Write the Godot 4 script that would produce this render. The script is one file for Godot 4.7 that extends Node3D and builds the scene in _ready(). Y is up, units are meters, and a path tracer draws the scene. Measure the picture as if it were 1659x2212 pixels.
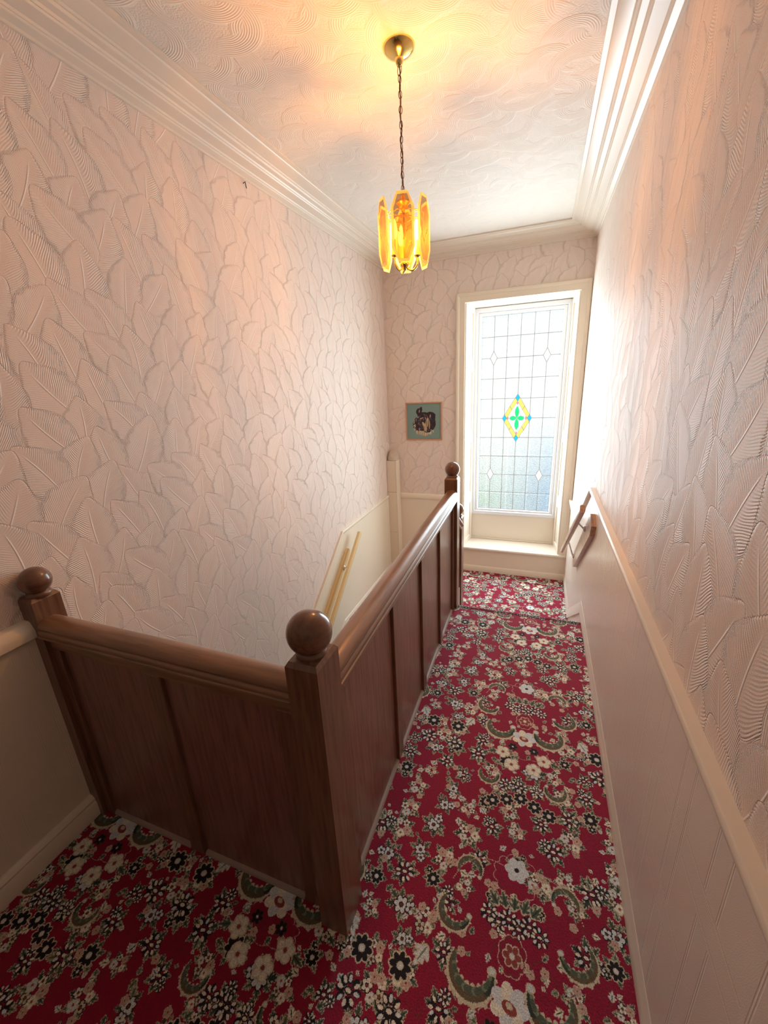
extends Node3D
# Upper landing of a house: panelled balustrade round a stairwell, embossed leaf wallpaper, leaded window, amber glass pendant.
# x right, y up, z towards the viewer; floor of the landing at y = 0, metres.

const XL := -1.61      # left wall
const XR := 0.353      # right wall
const ZB := -4.41      # wall with the window
const ZF := 1.4        # wall behind the viewer
const YC := 2.80       # ceiling
const YH := -0.545     # half landing
const YG := -2.75      # hall below

var M := {}
var counts := {}


func _ready() -> void:
	# ---- camera
	var cam := Camera3D.new()
	cam.name = "camera"
	cam.position = Vector3(0, 1.6, 0)
	cam.rotation_degrees = Vector3(-17.6184, 21.2404, -2.8445)
	cam.fov = rad_to_deg(2.0 * atan(1106.0 / 881.35))
	cam.near = 0.02
	cam.far = 200.0
	add_child(cam)
	cam.current = true
	# ---- sky and exposure
	var env := Environment.new()
	env.background_mode = Environment.BG_COLOR
	env.background_color = Color(0.93, 0.97, 1.0)
	env.background_energy_multiplier = SKY_E
	env.tonemap_mode = Environment.TONE_MAPPER_LINEAR
	env.tonemap_exposure = 1.0
	env.sdfgi_enabled = true
	env.ssao_enabled = true
	env.ssil_enabled = true
	var we := WorldEnvironment.new()
	we.name = "sky"
	we.environment = env
	add_child(we)
	# ---- hazy sun from behind the house: it lights the garden and the house opposite, not this window
	var sun := DirectionalLight3D.new()
	sun.name = "sun"
	sun.rotation_degrees = Vector3(-42, 18, 0)
	sun.light_energy = 0.55
	sun.light_color = Color(1.0, 0.97, 0.92)
	sun.light_angular_distance = 4.0
	sun.shadow_enabled = true
	sun.sky_mode = DirectionalLight3D.SKY_MODE_LIGHT_ONLY
	add_child(sun)
	# ---- daylight that the obscured window pours into the stairwell: a soft light the size of its glass
	var day := AreaLight3D.new()
	day.name = "window_daylight"
	day.area_size = Vector2(0.78, 2.05)
	day.area_normalize_energy = false
	day.light_energy = DAY_E
	day.light_color = Color(0.89, 0.965, 1.0)
	day.area_range = 12.0
	day.area_attenuation = 2.0
	day.shadow_enabled = true
	day.position = Vector3(-0.243, 1.163, -4.708)
	day.rotation_degrees = Vector3(0, 180, 0)
	add_child(day)

	materials()
	setting()
	window()
	balustrades()
	stairs()
	handrails()
	pendant()
	picture()
	outside()


const SKY_E := 1.4
const DAY_E := 3.25
const LAMP_E := 0.27


# ------------------------------------------------------------------ helpers: nodes

func numbered(parent: Node, called: String) -> String:
	var key := str(parent.get_instance_id()) + called
	var n: int = counts.get(key, 0)
	counts[key] = n + 1
	return called if n == 0 else "%s_%03d" % [called, n]


func thing(called: String, label: String, category: String, at := Vector3.ZERO, group := "", kind := "") -> Node3D:
	var o := Node3D.new()
	o.name = numbered(self, called)
	o.position = at
	tag(o, label, category, group, kind)
	add_child(o, true)
	return o


func tag(o: Node, label: String, category: String, group := "", kind := "") -> void:
	o.set_meta("label", label)
	o.set_meta("category", category)
	if group:
		o.set_meta("group", group)
	if kind:
		o.set_meta("kind", kind)


func mb() -> SurfaceTool:
	var st := SurfaceTool.new()
	st.begin(Mesh.PRIMITIVE_TRIANGLES)
	return st


func part(st: SurfaceTool, called: String, m: Material, parent: Node = null) -> MeshInstance3D:
	var p: Node = parent if parent else self
	var o := MeshInstance3D.new()
	o.name = numbered(p, called)
	st.index()
	o.mesh = st.commit()
	o.material_override = m
	o.cast_shadow = GeometryInstance3D.SHADOW_CASTING_SETTING_ON
	p.add_child(o, true)
	return o


# ------------------------------------------------------------------ helpers: shapes (normals given; front faces clockwise)

func tri(st: SurfaceTool, a: Vector3, b: Vector3, c: Vector3, na: Vector3, nb: Vector3, nc: Vector3, ua := Vector2.ZERO, ub := Vector2.ZERO, uc := Vector2.ZERO) -> void:
	if (b - a).cross(c - a).dot(na + nb + nc) > 0.0:
		tri(st, a, c, b, na, nc, nb, ua, uc, ub)
		return
	st.set_normal(na); st.set_uv(ua); st.add_vertex(a)
	st.set_normal(nb); st.set_uv(ub); st.add_vertex(b)
	st.set_normal(nc); st.set_uv(uc); st.add_vertex(c)


func uvof(p: Vector3, n: Vector3) -> Vector2:
	var a := n.abs()
	if a.y >= a.x and a.y >= a.z:
		return Vector2(p.x, p.z)
	if a.x >= a.z:
		return Vector2(p.z, -p.y)
	return Vector2(p.x, -p.y)


func quad(st: SurfaceTool, a: Vector3, b: Vector3, c: Vector3, d: Vector3, n: Vector3) -> void:
	tri(st, a, b, c, n, n, n, uvof(a, n), uvof(b, n), uvof(c, n))
	tri(st, a, c, d, n, n, n, uvof(a, n), uvof(c, n), uvof(d, n))


func obox(st: SurfaceTool, c: Vector3, ex: Vector3, ey: Vector3, ez: Vector3, bv := 0.0) -> void:
	# box with half axes ex, ey, ez (perpendicular), edges chamfered by bv
	var ax := [ex.normalized(), ey.normalized(), ez.normalized()]
	var h := [ex.length(), ey.length(), ez.length()]
	var pt := func(i: int, s: Vector3) -> Vector3:      # vertex of face i at signs s
		var v := c
		for k in 3:
			v += ax[k] * s[k] * (h[k] if k == i else h[k] - bv)
		return v
	for i in 3:
		var j := (i + 1) % 3
		var k := (i + 2) % 3
		for s in [-1.0, 1.0]:
			var q := []
			for t in [[-1, -1], [1, -1], [1, 1], [-1, 1]]:
				var sg := Vector3.ZERO
				sg[i] = s; sg[j] = t[0]; sg[k] = t[1]
				q.append(pt.call(i, sg))
			quad(st, q[0], q[1], q[2], q[3], ax[i] * s)
	if bv <= 0.0:
		return
	for i in 3:
		var j := (i + 1) % 3
		var k := (i + 2) % 3
		for sj in [-1.0, 1.0]:
			for sk in [-1.0, 1.0]:
				var s0 := Vector3.ZERO
				s0[i] = -1; s0[j] = sj; s0[k] = sk
				var s1 := s0
				s1[i] = 1
				quad(st, pt.call(j, s0), pt.call(j, s1), pt.call(k, s1), pt.call(k, s0), (ax[j] * sj + ax[k] * sk).normalized())
	for a in [-1.0, 1.0]:
		for b in [-1.0, 1.0]:
			for d in [-1.0, 1.0]:
				var s := Vector3(a, b, d)
				var n: Vector3 = (ax[0] * a + ax[1] * b + ax[2] * d).normalized()
				tri(st, pt.call(0, s), pt.call(1, s), pt.call(2, s), n, n, n)


func box(st: SurfaceTool, lo: Vector3, hi: Vector3, bv := 0.0) -> void:
	var h := (hi - lo) / 2.0
	obox(st, (lo + hi) / 2.0, Vector3(h.x, 0, 0), Vector3(0, h.y, 0), Vector3(0, 0, h.z), bv)


func on_axis(axis: int, p: Vector2, d: float) -> Vector3:
	if axis == 0:
		return Vector3(d, p.y, p.x)      # polygon in (z, y)
	if axis == 1:
		return Vector3(p.x, d, p.y)      # polygon in (x, z)
	return Vector3(p.x, p.y, d)          # polygon in (x, y)


func prism(st: SurfaceTool, poly: PackedVector2Array, axis: int, lo: float, hi: float, ends := 3) -> void:
	var idx := Geometry2D.triangulate_polygon(poly)
	var nrm := Vector3.ZERO
	nrm[axis] = 1.0
	for e in 2:
		if not (ends & (1 << e)):
			continue
		var n := nrm * (1.0 if e else -1.0)
		var d := hi if e else lo
		for t in range(0, idx.size(), 3):
			var v := [on_axis(axis, poly[idx[t]], d), on_axis(axis, poly[idx[t + 1]], d), on_axis(axis, poly[idx[t + 2]], d)]
			tri(st, v[0], v[1], v[2], n, n, n, uvof(v[0], n), uvof(v[1], n), uvof(v[2], n))
	var area := 0.0
	for i in poly.size():
		area += poly[i].cross(poly[(i + 1) % poly.size()])
	for i in poly.size():
		var a := poly[i]
		var b := poly[(i + 1) % poly.size()]
		if a.is_equal_approx(b):
			continue
		var d := (b - a).normalized()
		var n3 := on_axis(axis, Vector2(d.y, -d.x) * signf(area), 0.0)
		quad(st, on_axis(axis, a, lo), on_axis(axis, b, lo), on_axis(axis, b, hi), on_axis(axis, a, hi), n3)


func v2(list: Array) -> PackedVector2Array:
	var out := PackedVector2Array()
	for i in range(0, list.size(), 2):
		out.append(Vector2(list[i], list[i + 1]))
	return out


func profile_normals(prof: PackedVector2Array, closed: bool, smooth_deg := 42.0) -> Array:
	# for each segment: [normal at its start, normal at its end]; profile runs so that the outside is on its left
	var n := prof.size()
	var segs := n if closed else n - 1
	var fn := []
	for i in segs:
		var d := (prof[(i + 1) % n] - prof[i]).normalized()
		fn.append(Vector2(-d.y, d.x))
	var out := []
	for i in segs:
		var a: Vector2 = fn[i]
		var b: Vector2 = fn[i]
		var pv: int = i - 1 if i > 0 else (segs - 1 if closed else -1)
		var nx: int = i + 1 if i < segs - 1 else (0 if closed else -1)
		if pv >= 0 and fn[pv].dot(fn[i]) > cos(deg_to_rad(smooth_deg)):
			a = (fn[pv] + fn[i]).normalized()
		if nx >= 0 and fn[nx].dot(fn[i]) > cos(deg_to_rad(smooth_deg)):
			b = (fn[nx] + fn[i]).normalized()
		out.append([a, b])
	return out


func sweep(st: SurfaceTool, prof: PackedVector2Array, pts: Array, side: Vector3, closed := true, m0 := 0.0, m1 := 0.0, caps := true) -> void:
	# profile (along side, along up) carried along the path; joints are mitred in the plane across side; m0, m1 skew the ends along side
	var a2 := 0.0
	for i in prof.size():
		a2 += prof[i].cross(prof[(i + 1) % prof.size()])
	if a2 > 0.0:
		prof = prof.duplicate()
		prof.reverse()
	var nr := profile_normals(prof, closed)
	var rings := []
	var ups := []
	var lens := [0.0]
	for i in pts.size():
		var t0: Vector3 = (pts[i] - pts[i - 1]).normalized() if i > 0 else (pts[1] - pts[0]).normalized()
		var t1: Vector3 = (pts[i + 1] - pts[i]).normalized() if i < pts.size() - 1 else t0
		var u0 := t0.cross(side)
		var u1 := t1.cross(side)
		if u0.y < -0.001 or (absf(u0.y) <= 0.001 and u0.x + u0.z < 0.0):
			u0 = -u0
			u1 = -u1
		var u := (u0 + u1).normalized()
		u /= maxf(u.dot(u0), 0.2)
		var ring := []
		for p in prof:
			var v: Vector3 = pts[i] + side * p.x + u * p.y
			if i == 0:
				v += t1 * m0 * p.x
			if i == pts.size() - 1:
				v += t0 * m1 * p.x
			ring.append(v)
		rings.append(ring)
		ups.append(u0)
		if i > 0:
			lens.append(lens[-1] + (pts[i] - pts[i - 1]).length())
	var n := prof.size()
	for i in pts.size() - 1:
		var t: Vector3 = (pts[i + 1] - pts[i]).normalized()
		var u := t.cross(side)
		if u.y < -0.001 or (absf(u.y) <= 0.001 and u.x + u.z < 0.0):
			u = -u
		var around := 0.0
		for k in (n if closed else n - 1):
			var k2 := (k + 1) % n
			var na: Vector3 = (side * nr[k][0].x + u * nr[k][0].y).normalized()
			var nb: Vector3 = (side * nr[k][1].x + u * nr[k][1].y).normalized()
			var d := prof[k].distance_to(prof[k2])
			var A: Vector3 = rings[i][k]
			var B: Vector3 = rings[i][k2]
			var C: Vector3 = rings[i + 1][k2]
			var D: Vector3 = rings[i + 1][k]
			tri(st, A, B, C, na, nb, nb, Vector2(lens[i], around), Vector2(lens[i], around + d), Vector2(lens[i + 1], around + d))
			tri(st, A, C, D, na, nb, na, Vector2(lens[i], around), Vector2(lens[i + 1], around + d), Vector2(lens[i + 1], around))
			around += d
	if caps:
		var idx := Geometry2D.triangulate_polygon(prof)
		for e in 2:
			var ring: Array = rings[-1] if e else rings[0]
			var t: Vector3 = ((pts[-1] - pts[-2]) if e else (pts[0] - pts[1])).normalized()
			for q in range(0, idx.size(), 3):
				tri(st, ring[idx[q]], ring[idx[q + 1]], ring[idx[q + 2]], t, t, t)


func lathe(st: SurfaceTool, prof: PackedVector2Array, c: Vector3, segs := 32, up := Vector3.UP) -> void:
	# profile of (radius, height), from the bottom upwards
	var x := up.cross(Vector3(0.31, 0.2, 0.93)).normalized()
	var z := x.cross(up).normalized()
	var p := prof.duplicate()
	p.reverse()
	var nr := profile_normals(p, false, 50.0)
	for k in p.size() - 1:
		for i in segs:
			var a0 := TAU * i / segs
			var a1 := TAU * (i + 1) / segs
			var d0 := x * cos(a0) + z * sin(a0)
			var d1 := x * cos(a1) + z * sin(a1)
			var A: Vector3 = c + d0 * p[k].x + up * p[k].y
			var B: Vector3 = c + d1 * p[k].x + up * p[k].y
			var C: Vector3 = c + d1 * p[k + 1].x + up * p[k + 1].y
			var D: Vector3 = c + d0 * p[k + 1].x + up * p[k + 1].y
			var n0: Vector2 = nr[k][0]
			var n1: Vector2 = nr[k][1]
			if p[k].x > 1e-6:
				tri(st, A, B, C, d0 * n0.x + up * n0.y, d1 * n0.x + up * n0.y, d1 * n1.x + up * n1.y)
			if p[k + 1].x > 1e-6:
				tri(st, A, C, D, d0 * n0.x + up * n0.y, d1 * n1.x + up * n1.y, d0 * n1.x + up * n1.y)


func ball_profile(r: float, y: float, from_deg := -90.0, n := 20) -> PackedVector2Array:
	var out := PackedVector2Array()
	for i in n + 1:
		var a := deg_to_rad(lerpf(from_deg, 90.0, float(i) / n))
		out.append(Vector2(maxf(r * cos(a), 0.0), y + r * sin(a)))
	return out


func tube(st: SurfaceTool, pts: Array, r: float, segs := 8, closed := false) -> void:
	var n := pts.size()
	var rings := []
	var nrm := []
	var prev := Vector3.ZERO
	for i in n:
		var a: Vector3 = pts[(i - 1 + n) % n] if closed or i > 0 else pts[i]
		var b: Vector3 = pts[(i + 1) % n] if closed or i < n - 1 else pts[i]
		var t := (b - a).normalized()
		var x := prev - t * prev.dot(t) if prev != Vector3.ZERO else t.cross(Vector3(0.3, 0.9, 0.31))
		if x.length() < 1e-4:
			x = t.cross(Vector3(0.9, 0.1, 0.4))
		x = x.normalized()
		prev = x
		var y := t.cross(x)
		var ring := []
		var rn := []
		for k in segs:
			var ang := TAU * k / segs
			var d := x * cos(ang) + y * sin(ang)
			ring.append(pts[i] + d * r)
			rn.append(d)
		rings.append(ring)
		nrm.append(rn)
	for i in (n if closed else n - 1):
		var j := (i + 1) % n
		for k in segs:
			var k2 := (k + 1) % segs
			tri(st, rings[i][k], rings[i][k2], rings[j][k2], nrm[i][k], nrm[i][k2], nrm[j][k2])
			tri(st, rings[i][k], rings[j][k2], rings[j][k], nrm[i][k], nrm[j][k2], nrm[j][k])
	if not closed:
		for e in 2:
			var i := n - 1 if e else 0
			var t: Vector3 = (pts[n - 1] - pts[n - 2]).normalized() if e else (pts[0] - pts[1]).normalized()
			for k in range(1, segs - 1):
				tri(st, rings[i][0], rings[i][k], rings[i][k + 1], t, t, t)


# ------------------------------------------------------------------ textures

func float_image(w: int, h: int, a: PackedFloat32Array) -> ImageTexture:
	return ImageTexture.create_from_image(Image.create_from_data(w, h, false, Image.FORMAT_RF, a.to_byte_array()))


func leaf_wallpaper(n: int, tile: float) -> Array:
	# embossed paper: overlapping serrated leaves with raised midribs and fine veins. Returns [height, colour].
	var rng := RandomNumberGenerator.new()
	rng.seed = 41
	var px := n / tile                     # pixels per metre
	var SW := 184
	var SH := 230
	var kinds := 7
	var stamps := []                       # each: height per pixel of a leaf, -1 outside, near 0 on its cut edge
	var dark_tones := []                         # how much of the darker tone goes in
	for kd in kinds:
		var bend := rng.randf_range(-0.34, 0.34)
		var wide := rng.randf_range(0.84, 0.98)
		var tip := rng.randf_range(0.74, 0.92)
		var point := rng.randf_range(0.18, 0.48)
		var left_ridged := kd % 2 == 0
		var a := PackedFloat32Array()
		a.resize(SW * SH)
		var b := PackedFloat32Array()
		b.resize(SW * SH)
		for y in SH:
			var v := 1.0 - float(y) / SH          # 0 base, 1 tip
			var mid := bend * (v - 0.5) * (v - 0.5) * 1.6 + bend * 0.3 * (v - 0.5)
			var half := wide * 0.93 * pow(maxf(sin(PI * pow(v, tip)), 0.0), 0.62) * (1.0 - point * smoothstep(0.6, 1.0, v))
			for x in SW:
				var u := (float(x) / SW * 2.0 - 1.0) - mid
				var au := absf(u)
				var side_left := u < 0.0
				# a vein leaves the midrib and bends towards the tip
				var ph := (v - 0.20 * au - 0.30 * au * au) * 27.0 + (0.4 if side_left else 0.0) + 0.22 * sin(au * 11.0 + kd) + 0.25 * sin(v * 17.0 + kd * 2.0)
				var w := ph - floorf(ph)
				var tooth := absf(w - 0.5) * 2.0
				var edge := half * (1.0 - (0.19 + 0.07 * sin(v * 31.0 + kd)) * pow(1.0 - tooth, 1.3)) - au
				var i := y * SW + x
				if edge < -0.040:
					a[i] = -1.0
					continue
				if edge < 0.0:
					a[i] = 0.02
					b[i] = 1.0
					continue
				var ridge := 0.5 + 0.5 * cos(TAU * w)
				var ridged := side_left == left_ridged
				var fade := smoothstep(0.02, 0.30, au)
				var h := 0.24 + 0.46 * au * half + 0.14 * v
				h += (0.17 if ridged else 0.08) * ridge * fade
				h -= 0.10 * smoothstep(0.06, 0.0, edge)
				var dark_tone := (1.0 - ridge) * (0.85 if ridged else 0.55) * (0.45 + 0.55 * fade) + (0.0 if ridged else 0.22)
				dark_tone += 0.35 * (1.0 - smoothstep(0.0, 0.5, au))
				if v < 0.86:
					var rib := smoothstep(0.030, 0.008, au) * smoothstep(0.86, 0.66, v)
					h += 0.22 * rib
					dark_tone *= 1.0 - rib
				a[i] = h
				b[i] = clampf(dark_tone, 0.0, 1.0)
		stamps.append(a)
		dark_tones.append(b)
	var hgt := PackedFloat32Array()
	hgt.resize(n * n)
	var tone := PackedFloat32Array()
	tone.resize(n * n)
	tone.fill(0.6)
	hgt.fill(0.3)
	var rows := 10
	var cols := 9
	var spec := []
	for r in rows:
		for c in cols:
			spec.append([rng.randf_range(-0.22, 0.22) * tile / cols, rng.randf_range(-0.2, 0.2) * tile / rows, rng.randf_range(-0.75, 0.8), rng.randi() % kinds, rng.randf_range(0.92, 1.16), rng.randf_range(-1.0, 1.0), rng.randf() < 0.5])
	for rr in range(-2, rows + 2):
		for cc in range(-1, cols + 1):
			var s: Array = spec[posmod(rr, rows) * cols + posmod(cc, cols)]
			var cx: float = ((cc + 0.5 + (0.5 if posmod(rr, 2) else 0.0)) * tile / cols + s[0]) * px
			var cy: float = ((rr + 0.5) * tile / rows + s[1]) * px
			var L: float = 0.225 * s[4] * px
			var W: float = 0.198 * s[4] * px
			var ca := cos(float(s[2]))
			var sa := sin(float(s[2]))
			var st: PackedFloat32Array = stamps[s[3]]
			var nk: PackedFloat32Array = dark_tones[s[3]]
			var flip: float = -1.0 if s[6] else 1.0
			var R := int((L * absf(ca) + W * absf(sa)) * 0.5) + 2
			var R2 := int((W * absf(ca) + L * absf(sa)) * 0.5) + 2
			var dxs := flip * ca / W * SW
			var dys := sa / L * SH * -1.0
			for y in range(maxi(int(cy) - R, 0), mini(int(cy) + R, n)):
				var ry := y - cy
				var x0 := maxi(int(cx) - R2, 0)
				var x1 := mini(int(cx) + R2, n)
				var rx := x0 - cx
				var fx := flip * (rx * ca + ry * sa) / W * SW + SW * 0.5
				var fy := (-rx * sa + ry * ca) / L * SH + SH * 0.5
				var at := y * n + x0
				for x in range(x0, x1):
					if fx >= 0.0 and fx < SW and fy >= 0.0 and fy < SH:
						var k := int(fy) * SW + int(fx)
						var h := st[k]
						if h >= 0.0:
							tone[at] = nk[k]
							hgt[at] = minf(hgt[at], 0.16) if h < 0.1 else h
					fx += dxs
					fy += dys
					at += 1
	# colour: two close tones, darker in valleys and cut edges, with a fleck
	var fl := FastNoiseLite.new()
	fl.seed = 5
	fl.frequency = 0.35
	var img := fl.get_seamless_image(256, 256)
	var fleck := img.get_data()
	var rgb := PackedByteArray()
	rgb.resize(n * n * 3)
	for y in n:
		for x in n:
			var i := y * n + x
			var f := (fleck[(y & 255) * 256 + (x & 255)] - 128.0) / 128.0
			hgt[i] += 0.035 * f
			# pale ridge tops, rosy taupe in the valleys between them, flecked
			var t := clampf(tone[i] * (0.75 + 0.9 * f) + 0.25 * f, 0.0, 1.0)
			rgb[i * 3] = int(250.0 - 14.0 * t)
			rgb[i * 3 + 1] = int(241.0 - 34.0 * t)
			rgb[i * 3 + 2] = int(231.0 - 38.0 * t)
	return [float_image(n, n, hgt), ImageTexture.create_from_image(Image.create_from_data(n, n, false, Image.FORMAT_RGB8, rgb))]


func swirl_ceiling(n: int, tile: float) -> ImageTexture:
	# combed plaster-effect paper: overlapping fans of curved ridges that curl round a hollow, with crumbs between
	var rng := RandomNumberGenerator.new()
	rng.seed = 77
	var px := n / tile
	var hgt := PackedFloat32Array()
	hgt.resize(n * n)
	var fl := FastNoiseLite.new()
	fl.seed = 9
	fl.frequency = 0.09
	var data := fl.get_seamless_image(256, 256).get_data()
	for y in n:
		for x in n:
			hgt[y * n + x] = 0.25 + 0.0016 * (data[(y & 255) * 256 + (x & 255)] - 128.0)
	var fans := []
	var rows := 9
	var cols := 8
	for r in rows:
		for c in cols:
			fans.append([(c + 0.5 + (0.5 if r % 2 else 0.0) + rng.randf_range(-0.3, 0.3)) / cols, (r + 0.5 + rng.randf_range(-0.3, 0.3)) / rows, rng.randf_range(-0.9, 0.9), rng.randf_range(0.095, 0.16), rng.randf() < 0.35, rng.randf()])
	for f in fans:
		var R: float = f[3] * px
		var cx: float = f[0] * n
		var cy: float = f[1] * n
		var rot: float = f[2] + (PI if f[4] else 0.0)
		var hand := -1.0 if f[5] < 0.3 else 1.0
		for y in range(int(cy - R), int(cy + R)):
			for x in range(int(cx - R), int(cx + R)):
				var dx := x - cx
				var dy := y - cy
				var rr := sqrt(dx * dx + dy * dy) / R
				if rr > 1.0 or rr < 0.12:
					continue
				var th := fposmod((atan2(dy, dx) - rot) * hand, TAU)
				var span := 3.9
				if th > span:
					continue
				var s := th / span                       # 0 the broad head, 1 the tail
				var inner := 0.16 + 0.55 * pow(s, 1.3)
				var outer := 1.0 - 0.10 * s
				if s < 0.15:
					inner = lerpf(0.55, 0.2, s / 0.15)
				if rr < inner or rr > outer:
					continue
				var ridge := 0.5 + 0.5 * cos(TAU * (rr * R / px / 0.0085 + 1.6 * s))
				var e := minf(minf(rr - inner, outer - rr) * 9.0, minf(s, 1.0 - s) * 6.0)
				var hh := 0.30 + 0.30 * rr + 0.32 * ridge * clampf(e, 0.0, 1.0)
				var at := posmod(y, n) * n + posmod(x, n)
				hgt[at] = lerpf(hgt[at], hh, clampf(e * 2.0, 0.0, 1.0))
	return float_image(n, n, hgt)


func plaid_dado(w: int, h: int) -> ImageTexture:
	# painted relief paper, one repeat 0.36 m x 0.50 m: pairs of doubled upright lines woven with level bands
	var hgt := PackedFloat32Array()
	hgt.resize(w * h)
	var fl := FastNoiseLite.new()
	fl.seed = 3
	fl.frequency = 0.2
	var data := fl.get_seamless_image(256, 256).get_data()
	for y in h:
		for x in w:
			var mx := 0.36 * x / w
			var my := 0.50 * y / h
			var a := fposmod(mx, 0.18)
			var b := fposmod(my, 0.25)
			var over := (int(mx / 0.18) + int(my / 0.25)) % 2 == 0
			var in_a := a > 0.02 and a < 0.115
			var in_b := b > 0.085 and b < 0.165
			var v := 0.5 + 0.0007 * (data[(y & 255) * 256 + (x & 255)] - 128.0)
			if not (in_b and not over):
				for k in [0.037, 0.043, 0.095, 0.101]:
					v -= 0.45 * smoothstep(0.0026, 0.0008, absf(a - k))
			if not (in_a and over):
				for k in [0.093, 0.155]:
					v -= 0.25 * smoothstep(0.0035, 0.0008, absf(b - k))
			if in_a and in_b and fposmod(mx + my * 2.0, 0.012) < 0.0025 and a > 0.05 and a < 0.085:
				v += 0.3
			hgt[y * w + x] = v
	return float_image(w, h, hgt)


# the carpet is drawn as indices into a palette, wrapped at the tile's edges
var cw := 0
var ch := 0
var cp := PackedByteArray()


func ell(cx: float, cy: float, a: float, b: float, rot: float, c: int) -> void:
	var ca := cos(rot)
	var sa := sin(rot)
	var rx := sqrt(a * a * ca * ca + b * b * sa * sa)
	var ry := sqrt(a * a * sa * sa + b * b * ca * ca)
	for y in range(int(floor(cy - ry)), int(ceil(cy + ry)) + 1):
		for x in range(int(floor(cx - rx)), int(ceil(cx + rx)) + 1):
			var dx := x - cx
			var dy := y - cy
			var u := (dx * ca + dy * sa) / a
			var v := (-dx * sa + dy * ca) / b
			if u * u + v * v <= 1.0:
				cp[posmod(y, ch) * cw + posmod(x, cw)] = c


func blossom(cx: float, cy: float, r: float, petals: int, line: int, fill: int, heart: int, rot := 0.0) -> void:
	for k in petals:
		var a := rot + TAU * k / petals
		ell(cx + cos(a) * r * 0.58, cy + sin(a) * r * 0.58, r * 0.50, r * 0.40 * 5.0 / petals + r * 0.1, a, line)
	for k in petals:
		var a := rot + TAU * k / petals
		ell(cx + cos(a) * r * 0.60, cy + sin(a) * r * 0.60, r * 0.36, r * 0.27 * 5.0 / petals + r * 0.06, a, fill)
	ell(cx, cy, r * 0.30, r * 0.30, 0, line)
	ell(cx, cy, r * 0.20, r * 0.20, 0, heart)


func leaf(cx: float, cy: float, l: float, rot: float, line := 2, fill := 5, vein := 6) -> void:
	# a lobed leaf; l is the length; cx, cy the stalk end
	var c := cos(rot)
	var s := sin(rot)
	var lobes := [[0.42, 0.0, 0.44, 0.25, 0.0], [0.80, 0.0, 0.24, 0.13, 0.0], [0.34, 0.24, 0.22, 0.12, 0.8], [0.34, -0.24, 0.22, 0.12, -0.8], [0.62, 0.17, 0.18, 0.10, 0.6], [0.62, -0.17, 0.18, 0.10, -0.6]]
	for k in 2:
		var f := 1.0 if k == 0 else 0.62
		for q in lobes:
			ell(cx + (c * q[0] - s * q[1]) * l, cy + (s * q[0] + c * q[1]) * l, q[2] * l * (f if k == 0 else 0.74), q[3] * l * f, rot + q[4], line if k == 0 else fill)
	ell(cx + c * l * 0.44, cy + s * l * 0.44, l * 0.34, l * 0.045, rot, vein)


func berries(cx: float, cy: float, r: float, rng: RandomNumberGenerator, line := 1, fill := 3) -> void:
	for k in 9:
		var a := TAU * k / 8.0 + rng.randf_range(-0.2, 0.2)
		var d := r * (0.72 if k < 8 else 0.0)
		ell(cx + cos(a) * d, cy + sin(a) * d, r * 0.36, r * 0.25, a, line)
	for k in 9:
		var a := TAU * k / 8.0 + rng.randf_range(-0.15, 0.15)
		var d := r * (0.74 if k < 8 else 0.0)
		ell(cx + cos(a) * d, cy + sin(a) * d, r * 0.25, r * 0.15, a, fill if k % 3 else 4)


func spray(cx: float, cy: float, r: float, rng: RandomNumberGenerator, kind: int) -> void:
	var n := 5 + rng.randi() % 3
	var t := rng.randf() * TAU
	for k in n:
		var a := t + TAU * k / n + rng.randf_range(-0.35, 0.35)
		leaf(cx + cos(a) * r * 0.42, cy + sin(a) * r * 0.42, r * rng.randf_range(0.6, 0.85), a, 2, [5, 5, 10, 6][k % 4], 6)
	if kind == 0:
		for k in 5:
			var a := t + TAU * k / 5.0
			blossom(cx + cos(a) * r * 0.50, cy + sin(a) * r * 0.50, r * rng.randf_range(0.28, 0.38), 5, 1 if k % 2 else 2, [3, 2, 4, 3, 11][k], 7, t + k)
	elif kind == 1:
		blossom(cx, cy, r * 0.70, 8, 2, 1, 4, t)
		blossom(cx + cos(t) * r * 0.9, cy + sin(t) * r * 0.9, r * 0.36, 6, 2, 1, 4, t)
	elif kind == 2:
		berries(cx, cy, r * 0.70, rng)
		if rng.randf() < 0.5:
			berries(cx + cos(t) * r * 0.75, cy + sin(t) * r * 0.75, r * 0.45, rng)
	else:
		blossom(cx, cy, r * 0.55, 6, 1, 4, 8, t)
		blossom(cx + cos(t) * r * 0.7, cy + sin(t) * r * 0.7, r * 0.4, 5, 1, 4, 8, t)


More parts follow.
